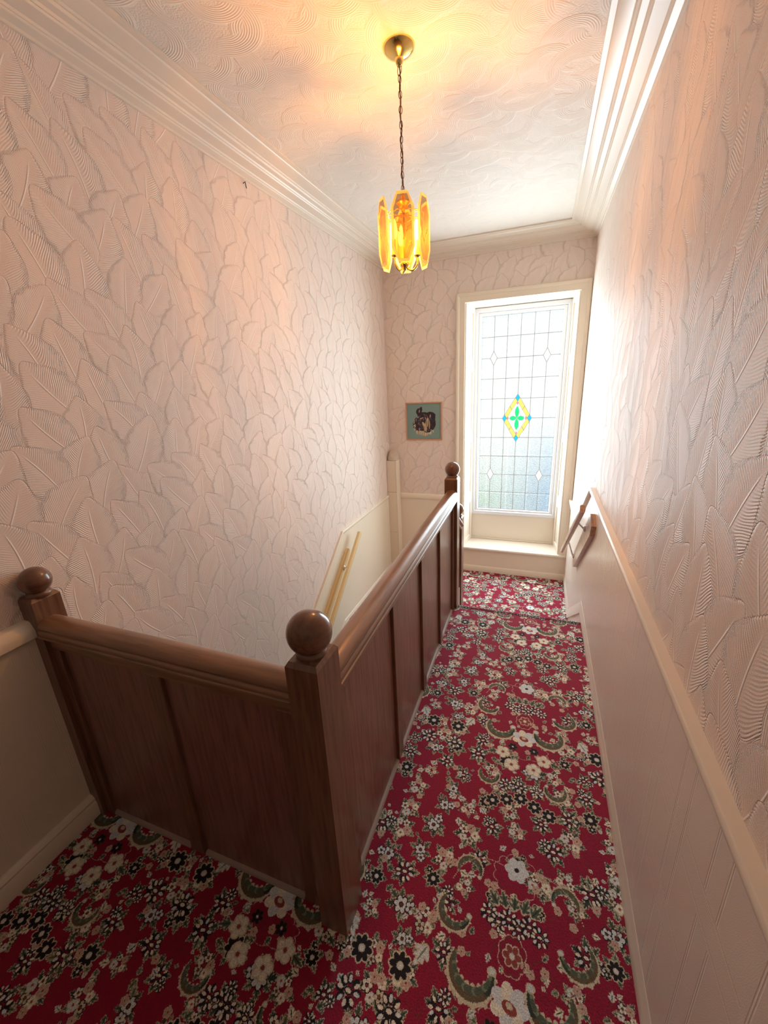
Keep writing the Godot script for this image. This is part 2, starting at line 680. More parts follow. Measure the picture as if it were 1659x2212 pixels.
func scroll(cx: float, cy: float, R: float, th: float, a0: float, a1: float) -> void:
	# an acanthus scroll: a crescent that swells in the middle, pale ragged edge outside, olive and brown within
	var steps := 26
	for pass_ in 3:
		for k in steps + 1:
			var s := float(k) / steps
			var a := lerpf(a0, a1, s)
			var w := th * (0.22 + 0.9 * pow(sin(PI * clampf(s * 0.92 + 0.04, 0.0, 1.0)), 0.8))
			var out := signf(a1 - a0)
			if pass_ == 0:
				var jag := 1.0 + (0.32 if k % 3 == 0 else 0.0)
				ell(cx + cos(a) * (R + w * 0.18), cy + sin(a) * (R + w * 0.18), w * 0.62 * jag, w * 0.34, a, 2)
			elif pass_ == 1:
				ell(cx + cos(a) * (R + w * 0.05), cy + sin(a) * (R + w * 0.05), w * 0.46, w * 0.34, a, 9 if s < 0.75 else 6)
			else:
				ell(cx + cos(a) * (R - w * 0.14), cy + sin(a) * (R - w * 0.14), w * 0.26, w * 0.3, a, 5 if k % 4 else 10)
	ell(cx + cos(a1) * R, cy + sin(a1) * R, th * 0.42, th * 0.36, a1, 2)
	ell(cx + cos(a1) * R, cy + sin(a1) * R, th * 0.26, th * 0.22, a1, 4)


func scallop(cx: float, cy: float, rx: float, ry: float, n: int, c: int, w: float) -> void:
	var steps := n * 14
	for k in steps:
		var a := TAU * k / steps
		var q := 1.0 + 0.14 * absf(sin(a * n / 2.0))
		ell(cx + cos(a) * rx * q, cy + sin(a) * ry * q, w, w, 0, c)


func stem(x0: float, y0: float, x1: float, y1: float, bow: float, c: int, w: float) -> void:
	var d := Vector2(x1 - x0, y1 - y0)
	var n := Vector2(-d.y, d.x) * bow
	for k in 41:
		var s := k / 40.0
		var p := Vector2(x0, y0) + d * s + n * 4.0 * s * (1.0 - s)
		ell(p.x, p.y, w, w, 0, c)


func carpet(w: int, h: int) -> ImageTexture:
	cw = w
	ch = h
	cp.resize(w * h)
	var rng := RandomNumberGenerator.new()
	rng.seed = 12
	var k := w / 0.72                       # pixels per metre
	var X := func(m: float) -> float: return w * 0.5 + m * k
	var Y := func(m: float) -> float: return h * 0.5 + m * k
	# scattered sprays first, then the centre motifs over them
	var spots := []
	for i in 900:
		if spots.size() > 64:
			break
		var p := Vector2(rng.randf() * 0.72 - 0.36, rng.randf() * 0.9 - 0.45)
		if absf(p.x) < 0.15 and p.y > -0.30 and p.y < 0.12:
			continue
		var ok := true
		for q in spots:
			var d: Vector2 = (q - p).abs()
			d = Vector2(minf(d.x, 0.72 - d.x), minf(d.y, 0.9 - d.y))
			if d.length() < 0.074:
				ok = false
		if ok:
			spots.append(p)
	for i in spots.size():
		var p: Vector2 = spots[i]
		var r := rng.randf_range(0.030, 0.046) * k
		stem(X.call(p.x), Y.call(p.y), X.call(p.x) + rng.randf_range(-1, 1) * 0.09 * k, Y.call(p.y) + rng.randf_range(0.3, 1) * 0.09 * k, 0.15, 8, 1.4)
		spray(X.call(p.x), Y.call(p.y), r, rng, [0, 2, 0, 3, 2, 1, 0][i % 7])
	for i in 230:
		var x := rng.randf() * w
		var y := rng.randf() * h
		if cp[int(y) % h * w + int(x) % w] == 0:
			var a := rng.randf() * TAU
			leaf(x, y, rng.randf_range(0.014, 0.032) * k, a, 2, [5, 4, 10, 3][i % 4], 6)
			if i % 3 == 0:
				stem(x, y, x - cos(a) * 0.05 * k, y - sin(a) * 0.05 * k, 0.2, 8, 1.3)
				blossom(x - cos(a) * 0.05 * k, y - sin(a) * 0.05 * k, 0.012 * k, 5, 2, 11, 7, a)
	# centre: great pale flower, paired scrolls, scalloped shields, bunches
	for s in [-1.0, 1.0]:
		scroll(X.call(s * 0.105), Y.call(-0.045), 0.054 * k, 0.031 * k, PI * (0.5 - s * 0.62), PI * (0.5 + s * 0.55))
		scroll(X.call(s * 0.175), Y.call(-0.165), 0.044 * k, 0.022 * k, PI * (0.5 - s * 0.7), PI * (0.5 + s * 0.45))
		scroll(X.call(s * 0.15), Y.call(-0.285), 0.036 * k, 0.017 * k, PI * (1.5 + s * 0.6), PI * (1.5 - s * 0.6))
		scroll(X.call(s * 0.13), Y.call(0.225), 0.036 * k, 0.018 * k, PI * (0.5 - s * 0.6), PI * (0.5 + s * 0.6))
		stem(X.call(s * 0.02), Y.call(-0.33), X.call(s * 0.20), Y.call(-0.24), -0.25 * s, 2, 2.2)
		stem(X.call(s * 0.20), Y.call(-0.24), X.call(s * 0.24), Y.call(-0.10), 0.2 * s, 8, 2.0)
		leaf(X.call(s * 0.235), Y.call(-0.05), 0.06 * k, PI * 0.5 - s * 0.5, 2, 4, 10)
		blossom(X.call(s * 0.068), Y.call(-0.235), 0.022 * k, 6, 2, 1, 4)
		blossom(X.call(s * 0.085), Y.call(0.10), 0.030 * k, 5, 2, 3, 7, s)
		blossom(X.call(s * 0.045), Y.call(0.155), 0.030 * k, 5, 2, 3, 7, s)
		leaf(X.call(s * 0.11), Y.call(0.10), 0.045 * k, PI * 0.5 - s * 1.2)
		blossom(X.call(s * 0.30), Y.call(0.02), 0.034 * k, 8, 2, 1, 4)
		berries(X.call(s * 0.30), Y.call(0.115), 0.034 * k, rng)
	scallop(X.call(0.0), Y.call(-0.105), 0.036 * k, 0.044 * k, 8, 2, 1.7)
	scallop(X.call(0.0), Y.call(-0.105), 0.031 * k, 0.039 * k, 8, 8, 1.5)
	blossom(X.call(0.0), Y.call(-0.105), 0.027 * k, 6, 2, 7, 4)
	scallop(X.call(0.0), Y.call(0.065), 0.095 * k, 0.045 * k, 10, 2, 1.7)
	blossom(X.call(-0.045), Y.call(0.06), 0.020 * k, 6, 8, 1, 4)
	blossom(X.call(0.045), Y.call(0.06), 0.020 * k, 6, 8, 1, 4)
	for a in 7:
		ell(X.call(0.0) + cos(a * TAU / 7) * 0.030 * k, Y.call(0.0) + sin(a * TAU / 7) * 0.026 * k, 0.022 * k, 0.017 * k, a * TAU / 7, 3 if a % 2 else 4)
	ell(X.call(0.0), Y.call(0.004), 0.020 * k, 0.013 * k, 0.3, 7)
	ell(X.call(0.0), Y.call(0.0), 0.010 * k, 0.007 * k, 0.3, 2)
	for a in 5:
		leaf(X.call(0.0) + (a - 2) * 0.024 * k, Y.call(-0.215), 0.048 * k, -PI * 0.5 + (a - 2) * 0.35)
	for a in 6:
		berries(X.call(0.0) + (a - 2.5) * 0.030 * k, Y.call(-0.19) + (0.016 * k if a % 2 else 0.0), 0.026 * k, rng)
	blossom(X.call(0.0), Y.call(-0.335), 0.036 * k, 6, 4, 4, 1)
	scallop(X.call(0.0), Y.call(-0.315), 0.066 * k, 0.060 * k, 12, 2, 1.6)
	for a in 5:
		blossom(X.call((a - 2) * 0.052), Y.call(0.30) + absf(a - 2.0) * 0.02 * k, 0.027 * k, 7, 2, 1, 4)
	for a in 3:
		berries(X.call((a - 1) * 0.06), Y.call(0.255), 0.026 * k, rng)
	# tufts: each stitch takes its colour from a jittered place
	var pal := [Color8(146, 9, 52), Color8(24, 15, 22), Color8(206, 199, 174), Color8(238, 232, 214), Color8(216, 223, 226), Color8(84, 96, 80), Color8(50, 60, 50), Color8(148, 66, 62), Color8(112, 54, 46), Color8(104, 88, 66), Color8(128, 136, 112), Color8(196, 160, 148)]
	var jit := PackedFloat32Array()
	jit.resize(4096)
	for i in 4096:
		jit[i] = rng.randf()
	var rgb := PackedByteArray()
	rgb.resize(w * h * 3)
	for y in h:
		for x in w:
			var q := ((x >> 1) * 37 + (y >> 1) * 101 + ((x >> 1) * (y >> 1)) % 911) & 4095
			var jx := int(jit[q] * 2.4) - 1
			var jy := int(jit[(q + 1777) & 4095] * 3.0) - 1
			var c: Color = pal[cp[posmod(y + jy, h) * w + posmod(x + jx, w)]]
			var g := 0.86 + 0.28 * jit[(q + 911) & 4095]
			var i := (y * w + x) * 3
			rgb[i] = mini(int(c.r8 * g), 255)
			rgb[i + 1] = mini(int(c.g8 * g), 255)
			rgb[i + 2] = mini(int(c.b8 * g), 255)
	return ImageTexture.create_from_image(Image.create_from_data(w, h, false, Image.FORMAT_RGB8, rgb))


func noise_tex(size: int, freq: float, octaves: int, sd: int, ramp := []) -> NoiseTexture2D:
	var f := FastNoiseLite.new()
	f.seed = sd
	f.frequency = freq
	f.fractal_octaves = octaves
	var t := NoiseTexture2D.new()
	t.width = size
	t.height = size
	t.seamless = true
	t.noise = f
	if ramp:
		var g := Gradient.new()
		g.offsets = PackedFloat32Array(ramp[0])
		g.colors = PackedColorArray(ramp[1])
		t.color_ramp = g
	return t


func dog_print(n: int) -> ImageTexture:
	# a sewn picture of a long-haired dog's head on dull teal
	cw = n
	ch = n
	cp = PackedByteArray()
	cp.resize(n * n)
	var rng := RandomNumberGenerator.new()
	rng.seed = 8
	var s := n / 100.0
	for i in 70:                                                   # ruff
		var x := rng.randf_range(22, 80)
		ell(x * s, (72 + 13 * sin((x - 18) / 64.0 * PI) + rng.randf_range(-3, 2)) * s, rng.randf_range(4.0, 6.5) * s, 1.1 * s, PI * 0.5 + (50 - x) * 0.014, [2, 2, 3, 5][i % 4])
	ell(45 * s, 55 * s, 25 * s, 21 * s, 0.25, 1)                    # head and cheek
	ell(63 * s, 50 * s, 17 * s, 25 * s, 0, 1)
	ell(52 * s, 36 * s, 20 * s, 12 * s, 0.12, 1)
	for e in [[35.0, 22.0, 7.0, 9.0, 0.3], [41.0, 19.0, 4.5, 10.0, 0.25], [39.0, 30.0, 8.0, 8.0, 0.0], [73.0, 30.0, 12.0, 6.0, 0.35], [80.0, 37.0, 3.6, 8.0, -0.2], [70.0, 36.0, 8.0, 8.0, 0.0]]:
		ell(e[0] * s, e[1] * s, e[2] * s, e[3] * s, e[4], 1)
	for i in 54:                                                   # locks that break the outline
		var a := rng.randf_range(2.0, 4.3)
		ell((46 + cos(a) * 25) * s, (55 - sin(a) * 20) * s, rng.randf_range(3.5, 6.0) * s, 1.3 * s, PI * 0.5 + 0.6 + rng.randf_range(-0.4, 0.4), [1, 1, 1, 2][i % 4])
		ell((66 + cos(a + PI) * 16) * s, (52 - sin(a + PI) * 22) * s, rng.randf_range(3.0, 5.0) * s, 1.2 * s, PI * 0.5 - 0.5 + rng.randf_range(-0.4, 0.4), 1)
	for i in 130:                                                  # lighter strands
		var a := rng.randf() * TAU
		var r := rng.randf_range(5, 26)
		ell((48 + cos(a) * r) * s, (50 + sin(a) * r * 0.85) * s, rng.randf_range(2, 4.5) * s, 0.7 * s, PI * 0.5 + (0.6 if cos(a) < 0 else -0.4) + rng.randf_range(-0.4, 0.4), [4, 4, 4, 3, 4, 6][i % 6])
	for e in [[37.5, 21.0, 1.5, 4.5], [69.0, 35.0, 2.0, 4.5]]:
		ell(e[0] * s, e[1] * s, e[2] * s, e[3] * s, 0.2, 3)
	for e in [[57.0, 60.0, 3.4, 15.0, 0.12, 5], [50.5, 60.0, 3.6, 10.0, -0.45, 5], [66.0, 59.0, 2.0, 13.0, 0.0, 5], [55.0, 72.0, 5.0, 6.0, 0.0, 5], [61.0, 52.0, 1.8, 13.0, 0.08, 2], [54.0, 64.0, 1.0, 9.0, -0.1, 2], [49.5, 58.0, 0.9, 7.0, -0.5, 2], [59.0, 56.0, 0.8, 9.0, 0.1, 1], [63.6, 58.0, 0.8, 11.0, 0.0, 1], [52.5, 62.0, 0.7, 7.0, -0.3, 3]]:
		ell(e[0] * s, e[1] * s, e[2] * s, e[3] * s, e[4], e[5])
	ell(48 * s, 46 * s, 4.6 * s, 3.0 * s, 0.2, 1)                   # eye
	ell(48.4 * s, 45.2 * s, 1.1 * s, 0.8 * s, 0, 2)
	ell(44 * s, 40.5 * s, 6 * s, 0.9 * s, -0.25, 2)
	ell(56 * s, 42 * s, 1.0 * s, 6.0 * s, -0.5, 3)
	ell(64 * s, 76 * s, 6.0 * s, 5.0 * s, 0, 1)                     # nose
	ell(64 * s, 74.6 * s, 2.8 * s, 1.9 * s, 0, 6)
	ell(56 * s, 79.5 * s, 6 * s, 1.2 * s, 0.35, 1)
	var pal := [Color8(136, 164, 156), Color8(58, 46, 52), Color8(222, 206, 180), Color8(176, 156, 140), Color8(92, 74, 80), Color8(192, 164, 124), Color8(88, 92, 104)]
	var rgb := PackedByteArray()
	for y in n:
		for x in n:
			var c: Color = pal[cp[y * n + x]]
			var g := 0.93 + 0.14 * rng.randf() if (x & 1) else 0.95
			rgb.append_array(PackedByteArray([mini(int(c.r8 * g), 255), mini(int(c.g8 * g), 255), mini(int(c.b8 * g), 255)]))
	return ImageTexture.create_from_image(Image.create_from_data(n, n, false, Image.FORMAT_RGB8, rgb))


# ------------------------------------------------------------------ materials

func mat(c: Color, rough: float, metal := 0.0) -> StandardMaterial3D:
	var m := StandardMaterial3D.new()
	m.albedo_color = c
	m.roughness = rough
	m.metallic = metal
	return m


func relief(m: StandardMaterial3D, t: Texture2D, cm: float) -> StandardMaterial3D:
	m.heightmap_enabled = true
	m.heightmap_texture = t
	m.heightmap_scale = cm
	return m


func wood(tint: Color, along: Vector3, rough: float, grain: Texture2D, pores: Texture2D) -> StandardMaterial3D:
	var m := mat(tint, rough)
	m.albedo_texture = grain
	m.uv1_triplanar = true
	m.uv1_scale = Vector3(4.5, 4.5, 4.5) * (Vector3.ONE - along) + along * 0.33
	m.uv1_offset = Vector3(0.13, 0.41, 0.27)
	m.clearcoat_enabled = true
	m.clearcoat = 0.35
	m.clearcoat_roughness = 0.22
	return m


func pane_glass(c: Color, rough: float, bump: Texture2D, cm: float) -> StandardMaterial3D:
	var m := mat(Color(c, 0.0), rough)
	m.transparency = BaseMaterial3D.TRANSPARENCY_ALPHA
	m.refraction_enabled = true
	m.refraction_scale = 0.05
	m.uv1_triplanar = true
	m.uv1_world_triplanar = true
	m.uv1_scale = Vector3.ONE * 4.5
	relief(m, bump, cm)
	return m


func materials() -> void:
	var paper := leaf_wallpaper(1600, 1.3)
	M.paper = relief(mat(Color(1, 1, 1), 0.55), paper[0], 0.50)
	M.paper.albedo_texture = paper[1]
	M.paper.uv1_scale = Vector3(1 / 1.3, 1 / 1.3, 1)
	M.ceiling = relief(mat(Color8(245, 237, 226), 0.6), swirl_ceiling(1400, 1.15), 0.34)
	M.ceiling.uv1_scale = Vector3(1 / 1.15, 1 / 1.15, 1)
	var dado := plaid_dado(720, 1000)
	M.dado = relief(mat(Color8(246, 234, 222), 0.26), dado, 0.12)
	M.dado.uv1_scale = Vector3(1 / 0.36, 1 / 0.50, 1)
	M.dado_cream = relief(mat(Color8(246, 234, 212), 0.32), dado, 0.08)
	M.dado_cream.uv1_scale = M.dado.uv1_scale
	M.cream = mat(Color8(246, 234, 214), 0.32)
	M.trim = mat(Color8(240, 228, 212), 0.30)
	M.ochre = mat(Color8(236, 208, 152), 0.34)
	M.upvc = mat(Color8(238, 240, 246), 0.28)
	M.plaster = mat(Color8(214, 200, 184), 0.8)
	var pile := noise_tex(512, 0.3, 2, 21)
	M.carpet = relief(mat(Color(1, 1, 1), 0.9), pile, 0.10)
	M.carpet.albedo_texture = carpet(864, 1080)
	M.carpet.uv1_scale = Vector3(1 / 0.72, 1 / 0.90, 1)
	M.carpet.uv1_offset = Vector3(-0.02 / 0.72 + 0.5, 1.588 / 0.90 + 0.5, 0)
	var grain := noise_tex(512, 0.022, 5, 4, [[0.0, 0.30, 0.46, 0.58, 0.75, 1.0], [Color8(186, 176, 168), Color8(208, 199, 191), Color8(224, 217, 211), Color8(235, 230, 226), Color8(246, 243, 240), Color8(255, 254, 252)]])
	var pores := noise_tex(512, 0.09, 3, 14)
	var X := Vector3(1, 0, 0)
	var Y := Vector3(0, 1, 0)
	var Z := Vector3(0, 0, 1)
	M.oak_panel = wood(Color8(150, 108, 96), Y, 0.38, grain, pores)
	M.oak_post = wood(Color8(136, 98, 76), Y, 0.34, grain, pores)
	M.oak_rail = wood(Color8(152, 114, 86), X, 0.30, grain, pores)
	M.oak_rail_z = wood(Color8(152, 114, 86), Z, 0.30, grain, pores)
	M.oak_ball = wood(Color8(128, 90, 70), Z, 0.20, grain, pores)
	M.bead = mat(Color8(170, 152, 142), 0.5)
	M.beech = wood(Color8(222, 188, 166), Z, 0.30, grain, pores)
	M.brass = mat(Color8(228, 204, 128), 0.14, 1.0)
	M.brass_dark = mat(Color8(120, 92, 58), 0.35, 1.0)
	M.flex = mat(Color8(58, 44, 36), 0.5)
	M.lead = mat(Color8(186, 186, 190), 0.55, 0.3)
	var ripple := noise_tex(512, 0.03, 3, 31)
	M.pane = pane_glass(Color(0.985, 1.0, 1.0), 0.22, ripple, 0.9)
	M.pane_clear = pane_glass(Color(1.0, 1.0, 1.0), 0.10, ripple, 0.1)
	M.pane_blue = pane_glass(Color8(40, 196, 252), 0.3, ripple, 0.1)
	M.pane_yellow = pane_glass(Color8(253, 226, 120), 0.3, ripple, 0.1)
	M.pane_green = pane_glass(Color8(40, 236, 140), 0.3, ripple, 0.1)
	M.pane_pink = pane_glass(Color8(246, 142, 186), 0.3, ripple, 0.1)
	M.amber = mat(Color(0.82, 0.68, 0.50, 0.15), 0.06)
	M.amber.transparency = BaseMaterial3D.TRANSPARENCY_ALPHA
	M.amber.refraction_enabled = true
	M.amber.refraction_scale = 0.05
	M.amber_edge = mat(Color8(222, 204, 164), 0.3)
	M.amber_edge.backlight_enabled = true
	M.amber_edge.backlight = Color(0.78, 0.76, 0.66)
	M.etch = mat(Color8(255, 226, 130), 0.4)
	M.etch.backlight_enabled = true
	M.etch.backlight = Color(0.4, 0.35, 0.2)
	M.bulb = mat(Color8(255, 240, 210), 0.3)
	M.bulb.emission_enabled = true
	M.bulb.emission = Color(1.0, 0.83, 0.52)
	M.bulb.emission_energy_multiplier = 4.0
	M.white_metal = mat(Color8(232, 230, 226), 0.3, 0.2)
	M.iron = mat(Color8(46, 38, 34), 0.5, 0.6)
	M.frame = mat(Color8(206, 150, 116), 0.35)
	M.dog = mat(Color(1, 1, 1), 0.85)
	M.dog.albedo_texture = dog_print(256)


# ------------------------------------------------------------------ the setting

func struct(st: SurfaceTool, called: String, m: Material, label: String, category: String) -> MeshInstance3D:
	var o := part(st, called, m)
	tag(o, label, category, "", "structure")
	return o


func setting() -> void:
	var st := mb()
	# landing: the run beside the stairwell and the part before it
	box(st, Vector3(XL, -0.03, -0.765), Vector3(XR, 0, ZF))
	box(st, Vector3(-0.555, -0.03, -2.672), Vector3(XR, 0, -0.765))
	sweep(st, v2([-0.03, 0.0, 0.0, 0.0, 0.012, -0.004, 0.017, -0.012, 0.017, -0.022, 0.010, -0.032, -0.03, -0.032]), [Vector3(-0.49, 0, -2.672), Vector3(XR, 0, -2.672)], Vector3(0, 0, -1))
	var fl := struct(st, "floor", M.carpet, "red floral carpet on the upper landing running past the panelled balustrade", "floor")
	st = mb()
	box(st, Vector3(XL, -0.24, -0.765), Vector3(XR, -0.03, ZF))
	box(st, Vector3(-0.555, -0.24, -2.66), Vector3(XR, -0.03, -0.765))
	part(st, "joist_casing", M.plaster, fl)
	st = mb()
	box(st, Vector3(XL, YH - 0.03, ZB), Vector3(XR, YH, -3.24))
	box(st, Vector3(XL, YH - 0.03, -3.24), Vector3(-0.56, YH, -3.05))
	fl = struct(st, "floor", M.carpet, "red floral carpet on the half landing below the window", "floor")
	st = mb()
	box(st, Vector3(XL, YH - 0.22, ZB), Vector3(XR, YH - 0.03, -3.24))
	part(st, "joist_casing", M.plaster, fl)
	st = mb()
	box(st, Vector3(XL, YG - 0.1, ZB), Vector3(XR, YG, ZF))
	struct(st, "floor", M.carpet, "hall floor at the foot of the stairwell", "floor")
	st = mb()
	box(st, Vector3(XL - 0.2, YC, ZB - 0.4), Vector3(XR + 0.2, YC + 0.15, ZF + 0.2))
	struct(st, "ceiling", M.ceiling, "cream ceiling covered in combed swirl relief paper", "ceiling")

	# walls
	st = mb()
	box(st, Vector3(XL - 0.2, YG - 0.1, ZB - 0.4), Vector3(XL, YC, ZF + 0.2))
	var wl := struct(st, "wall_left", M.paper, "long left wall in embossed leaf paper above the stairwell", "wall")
	st = mb()
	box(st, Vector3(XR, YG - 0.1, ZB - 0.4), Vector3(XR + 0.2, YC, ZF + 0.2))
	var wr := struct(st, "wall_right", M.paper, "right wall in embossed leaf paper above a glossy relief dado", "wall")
	st = mb()
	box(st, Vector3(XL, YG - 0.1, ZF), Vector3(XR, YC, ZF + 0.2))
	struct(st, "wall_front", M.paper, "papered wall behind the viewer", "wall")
	st = mb()
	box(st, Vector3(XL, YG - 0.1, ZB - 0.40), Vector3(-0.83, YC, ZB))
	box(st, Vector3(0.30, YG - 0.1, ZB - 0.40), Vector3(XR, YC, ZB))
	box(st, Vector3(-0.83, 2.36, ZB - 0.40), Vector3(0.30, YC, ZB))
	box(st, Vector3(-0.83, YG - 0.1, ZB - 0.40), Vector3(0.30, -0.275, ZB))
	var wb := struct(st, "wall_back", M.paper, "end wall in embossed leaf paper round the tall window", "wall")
	st = mb()
	box(st, Vector3(-0.555, YG, -3.0), Vector3(-0.535, -0.03, ZF))
	struct(st, "wall_stair", M.plaster, "plain wall under the landing beside the lower stairs", "wall")

	# dado of the right wall, level, raked down the short flight, level again
	st = mb()
	prism(st, v2([ZF, -0.1, ZF, 0.866, -2.86, 0.866, -3.62, 0.355, ZB, 0.355, ZB, YH, -3.2, YH, -2.66, -0.1]), 0, XR - 0.008, XR)
	part(st, "dado_panel", M.dado, wr)
	st = mb()
	sweep(st, v2([0.0, -0.004, 0.014, -0.004, 0.026, 0.004, 0.031, 0.012, 0.031, 0.022, 0.026, 0.028, 0.0, 0.028]), [Vector3(XR, 0.860, ZF), Vector3(XR, 0.860, -2.86), Vector3(XR, 0.350, -3.62), Vector3(XR, 0.350, ZB)], Vector3(-1, 0, 0))
	part(st, "dado_rail", M.trim, wr)
	# left wall: landing dado, then the dado of the stairs
	st = mb()
	prism(st, v2([ZF, 0.0, ZF, 0.84, -0.70, 0.84, -0.70, 0.0]), 0, XL, XL + 0.025)
	part(st, "dado_panel", M.dado_cream, wl)
	st = mb()
	sweep(st, v2([0.0, 0.0, 0.040, 0.0, 0.045, 0.005, 0.045, 0.030, 0.040, 0.040, 0.030, 0.058, 0.022, 0.063, 0.0, 0.063]), [Vector3(XL, 0.822, ZF), Vector3(XL, 0.822, -0.712)], Vector3(1, 0, 0))
	part(st, "dado_rail", M.cream, wl)
	st = mb()
	prism(st, v2([ZB, YH, ZB, 0.335, -3.07, 0.335, -0.20, -1.90, -0.20, YG, -0.6, YG, -3.05, YH]), 0, XL, XL + 0.008)
	part(st, "dado_panel", M.dado_cream, wl)
	st = mb()
	sweep(st, v2([0.0, -0.02, 0.010, -0.02, 0.016, -0.012, 0.018, 0.006, 0.015, 0.012, 0.0, 0.014]), [Vector3(XL, 0.335, ZB), Vector3(XL, 0.335, -3.07), Vector3(XL, -1.888, -0.20)], Vector3(1, 0, 0))
	part(st, "dado_rail", M.cream, wl)
	# end wall dado, left of the window and under it
	st = mb()
	box(st, Vector3(-1.50, YH, ZB), Vector3(-0.838, 0.33, ZB + 0.008))
	box(st, Vector3(-0.838, YH, ZB), Vector3(XR, -0.275, ZB + 0.008))
	part(st, "dado_panel", M.cream, wb)
	st = mb()
	sweep(st, v2([0.0, -0.035, 0.014, -0.035, 0.020, -0.025, 0.020, 0.018, 0.014, 0.026, 0.0, 0.03]), [Vector3(-1.50, 0.325, ZB), Vector3(-0.838, 0.325, ZB)], Vector3(0, 0, 1))
	part(st, "dado_rail", M.cream, wb)

	# skirtings
	var sk := v2([0.0, 0.0, 0.016, 0.0, 0.016, 0.058, 0.012, 0.064, 0.013, 0.072, 0.009, 0.078, 0.009, 0.082, 0.005, 0.086, 0.0, 0.087])
	st = mb()
	sweep(st, sk, [Vector3(XR, 0, ZF), Vector3(XR, 0, -2.80), Vector3(XR, YH + 0.005, -3.62), Vector3(XR, YH + 0.005, ZB)], Vector3(-1, 0, 0))
	struct(st, "baseboard_right", M.trim, "white moulded skirting along the right wall, raked down the short flight", "skirting")
	st = mb()
	var skl := v2([0.0, 0.0, 0.050, 0.0, 0.050, 0.060, 0.044, 0.070, 0.046, 0.078, 0.040, 0.086, 0.034, 0.092, 0.025, 0.094, 0.0, 0.094])
	sweep(st, skl, [Vector3(XL, 0, ZF), Vector3(XL, 0, -0.702)], Vector3(1, 0, 0))
	struct(st, "baseboard_left", M.cream, "cream moulded skirting on the left of the dark landing carpet", "skirting")
	st = mb()
	sweep(st, v2([0.0, -0.12, 0.014, -0.12, 0.014, 0.03, 0.009, 0.04, 0.0, 0.046]), [Vector3(XL, YH, ZB), Vector3(XL, YH, -2.98), Vector3(XL, -2.50, -0.45)], Vector3(1, 0, 0))
	struct(st, "baseboard_stair", M.cream, "cream skirting following the lower stairs along the left wall", "skirting")
	st = mb()
	sweep(st, v2([0.0, 0.0, 0.020, 0.0, 0.020, 0.058, 0.014, 0.066, 0.008, 0.070, 0.0, 0.072]), [Vector3(-1.50, YH, ZB), Vector3(XR, YH, ZB)], Vector3(0, 0, 1))
	struct(st, "baseboard_back", M.cream, "cream skirting on the half landing under the window sill", "skirting")

	# cornice, mitred at the corners
	var co := v2([0.218, 0.0, 0.218, -0.010, 0.198, -0.012, 0.193, -0.018, 0.166, -0.022, 0.150, -0.034, 0.144, -0.034, 0.140, -0.041, 0.133, -0.041, 0.128, -0.049, 0.106, -0.053, 0.101, -0.060, 0.096, -0.060, 0.092, -0.066, 0.046, -0.074, 0.042, -0.081, 0.037, -0.081, 0.034, -0.087, 0.011, -0.096, 0.009, -0.105, 0.0, -0.105, 0.0, 0.0])
	var y := YC - 0.0005
	st = mb()
	sweep(st, co, [Vector3(XL, y, ZF), Vector3(XL, y, ZB)], Vector3(1, 0, 0), true, 1, -1)
	struct(st, "trim_1", M.trim, "white moulded cornice along the top of the long left wall", "cornice")
	st = mb()
	sweep(st, co, [Vector3(XR, y, ZF), Vector3(XR, y, ZB)], Vector3(-1, 0, 0), true, 1, -1)
	struct(st, "trim_2", M.trim, "white moulded cornice along the top of the right wall", "cornice")
	st = mb()
	sweep(st, co, [Vector3(XL, y, ZB), Vector3(XR, y, ZB)], Vector3(0, 0, 1), true, 1, -1)
	struct(st, "trim_3", M.trim, "white moulded cornice over the window wall", "cornice")
	st = mb()
	sweep(st, co, [Vector3(XL, y, ZF), Vector3(XR, y, ZF)], Vector3(0, 0, -1), true, 1, -1)
	struct(st, "trim_4", M.trim, "white moulded cornice on the wall behind the viewer", "cornice")

	# boxing of the pipe in the far left corner
	var bx := thing("pipe_boxing", "cream boxed pipe casing standing in the far left corner of the half landing", "pipe boxing", Vector3(0, 0, 0))
	var ys := [YH + 0.001, -0.103, 0.388, 0.752]
	for i in 3:
		st = mb()
		box(st, Vector3(XL + 0.002, ys[i], ZB + 0.002), Vector3(-1.505, ys[i + 1] - 0.002, -4.292), 0.002)
		part(st, "casing_board", M.cream, bx)
	st = mb()
	box(st, Vector3(-1.505, YH + 0.001, ZB + 0.002), Vector3(-1.490, 0.752, -4.290), 0.003)
	part(st, "corner_strip", M.cream, bx)
	st = mb()
	var dome := PackedVector2Array()
	for i in 13:
		var a := PI * i / 12.0
		dome.append(Vector2(-1.5495 + 0.058 * cos(a), 0.752 + 0.105 * sin(a)))
	prism(st, dome, 2, ZB + 0.002, -4.34)
	for i in 12:                                     # rounded front of the cap
		for j in 4:
			var f0 := PI * 0.5 * j / 4.0
			var f1 := PI * 0.5 * (j + 1) / 4.0
			var q := []
			for g in [[i, f0], [i + 1, f0], [i + 1, f1], [i, f1]]:
				var a: float = PI * g[0] / 12.0
				var k := cos(float(g[1]))
				q.append(Vector3(-1.5495 + 0.058 * cos(a) * k, 0.752 + 0.105 * sin(a) * k, -4.34 + 0.045 * sin(float(g[1]))))
			var n: Vector3 = ((q[0] + q[2]) / 2.0 - Vector3(-1.5495, 0.752, -4.36)).normalized()
			tri(st, q[0], q[1], q[2], n, n, n)
			tri(st, q[0], q[2], q[3], n, n, n)
	part(st, "domed_cap", M.plaster, bx)

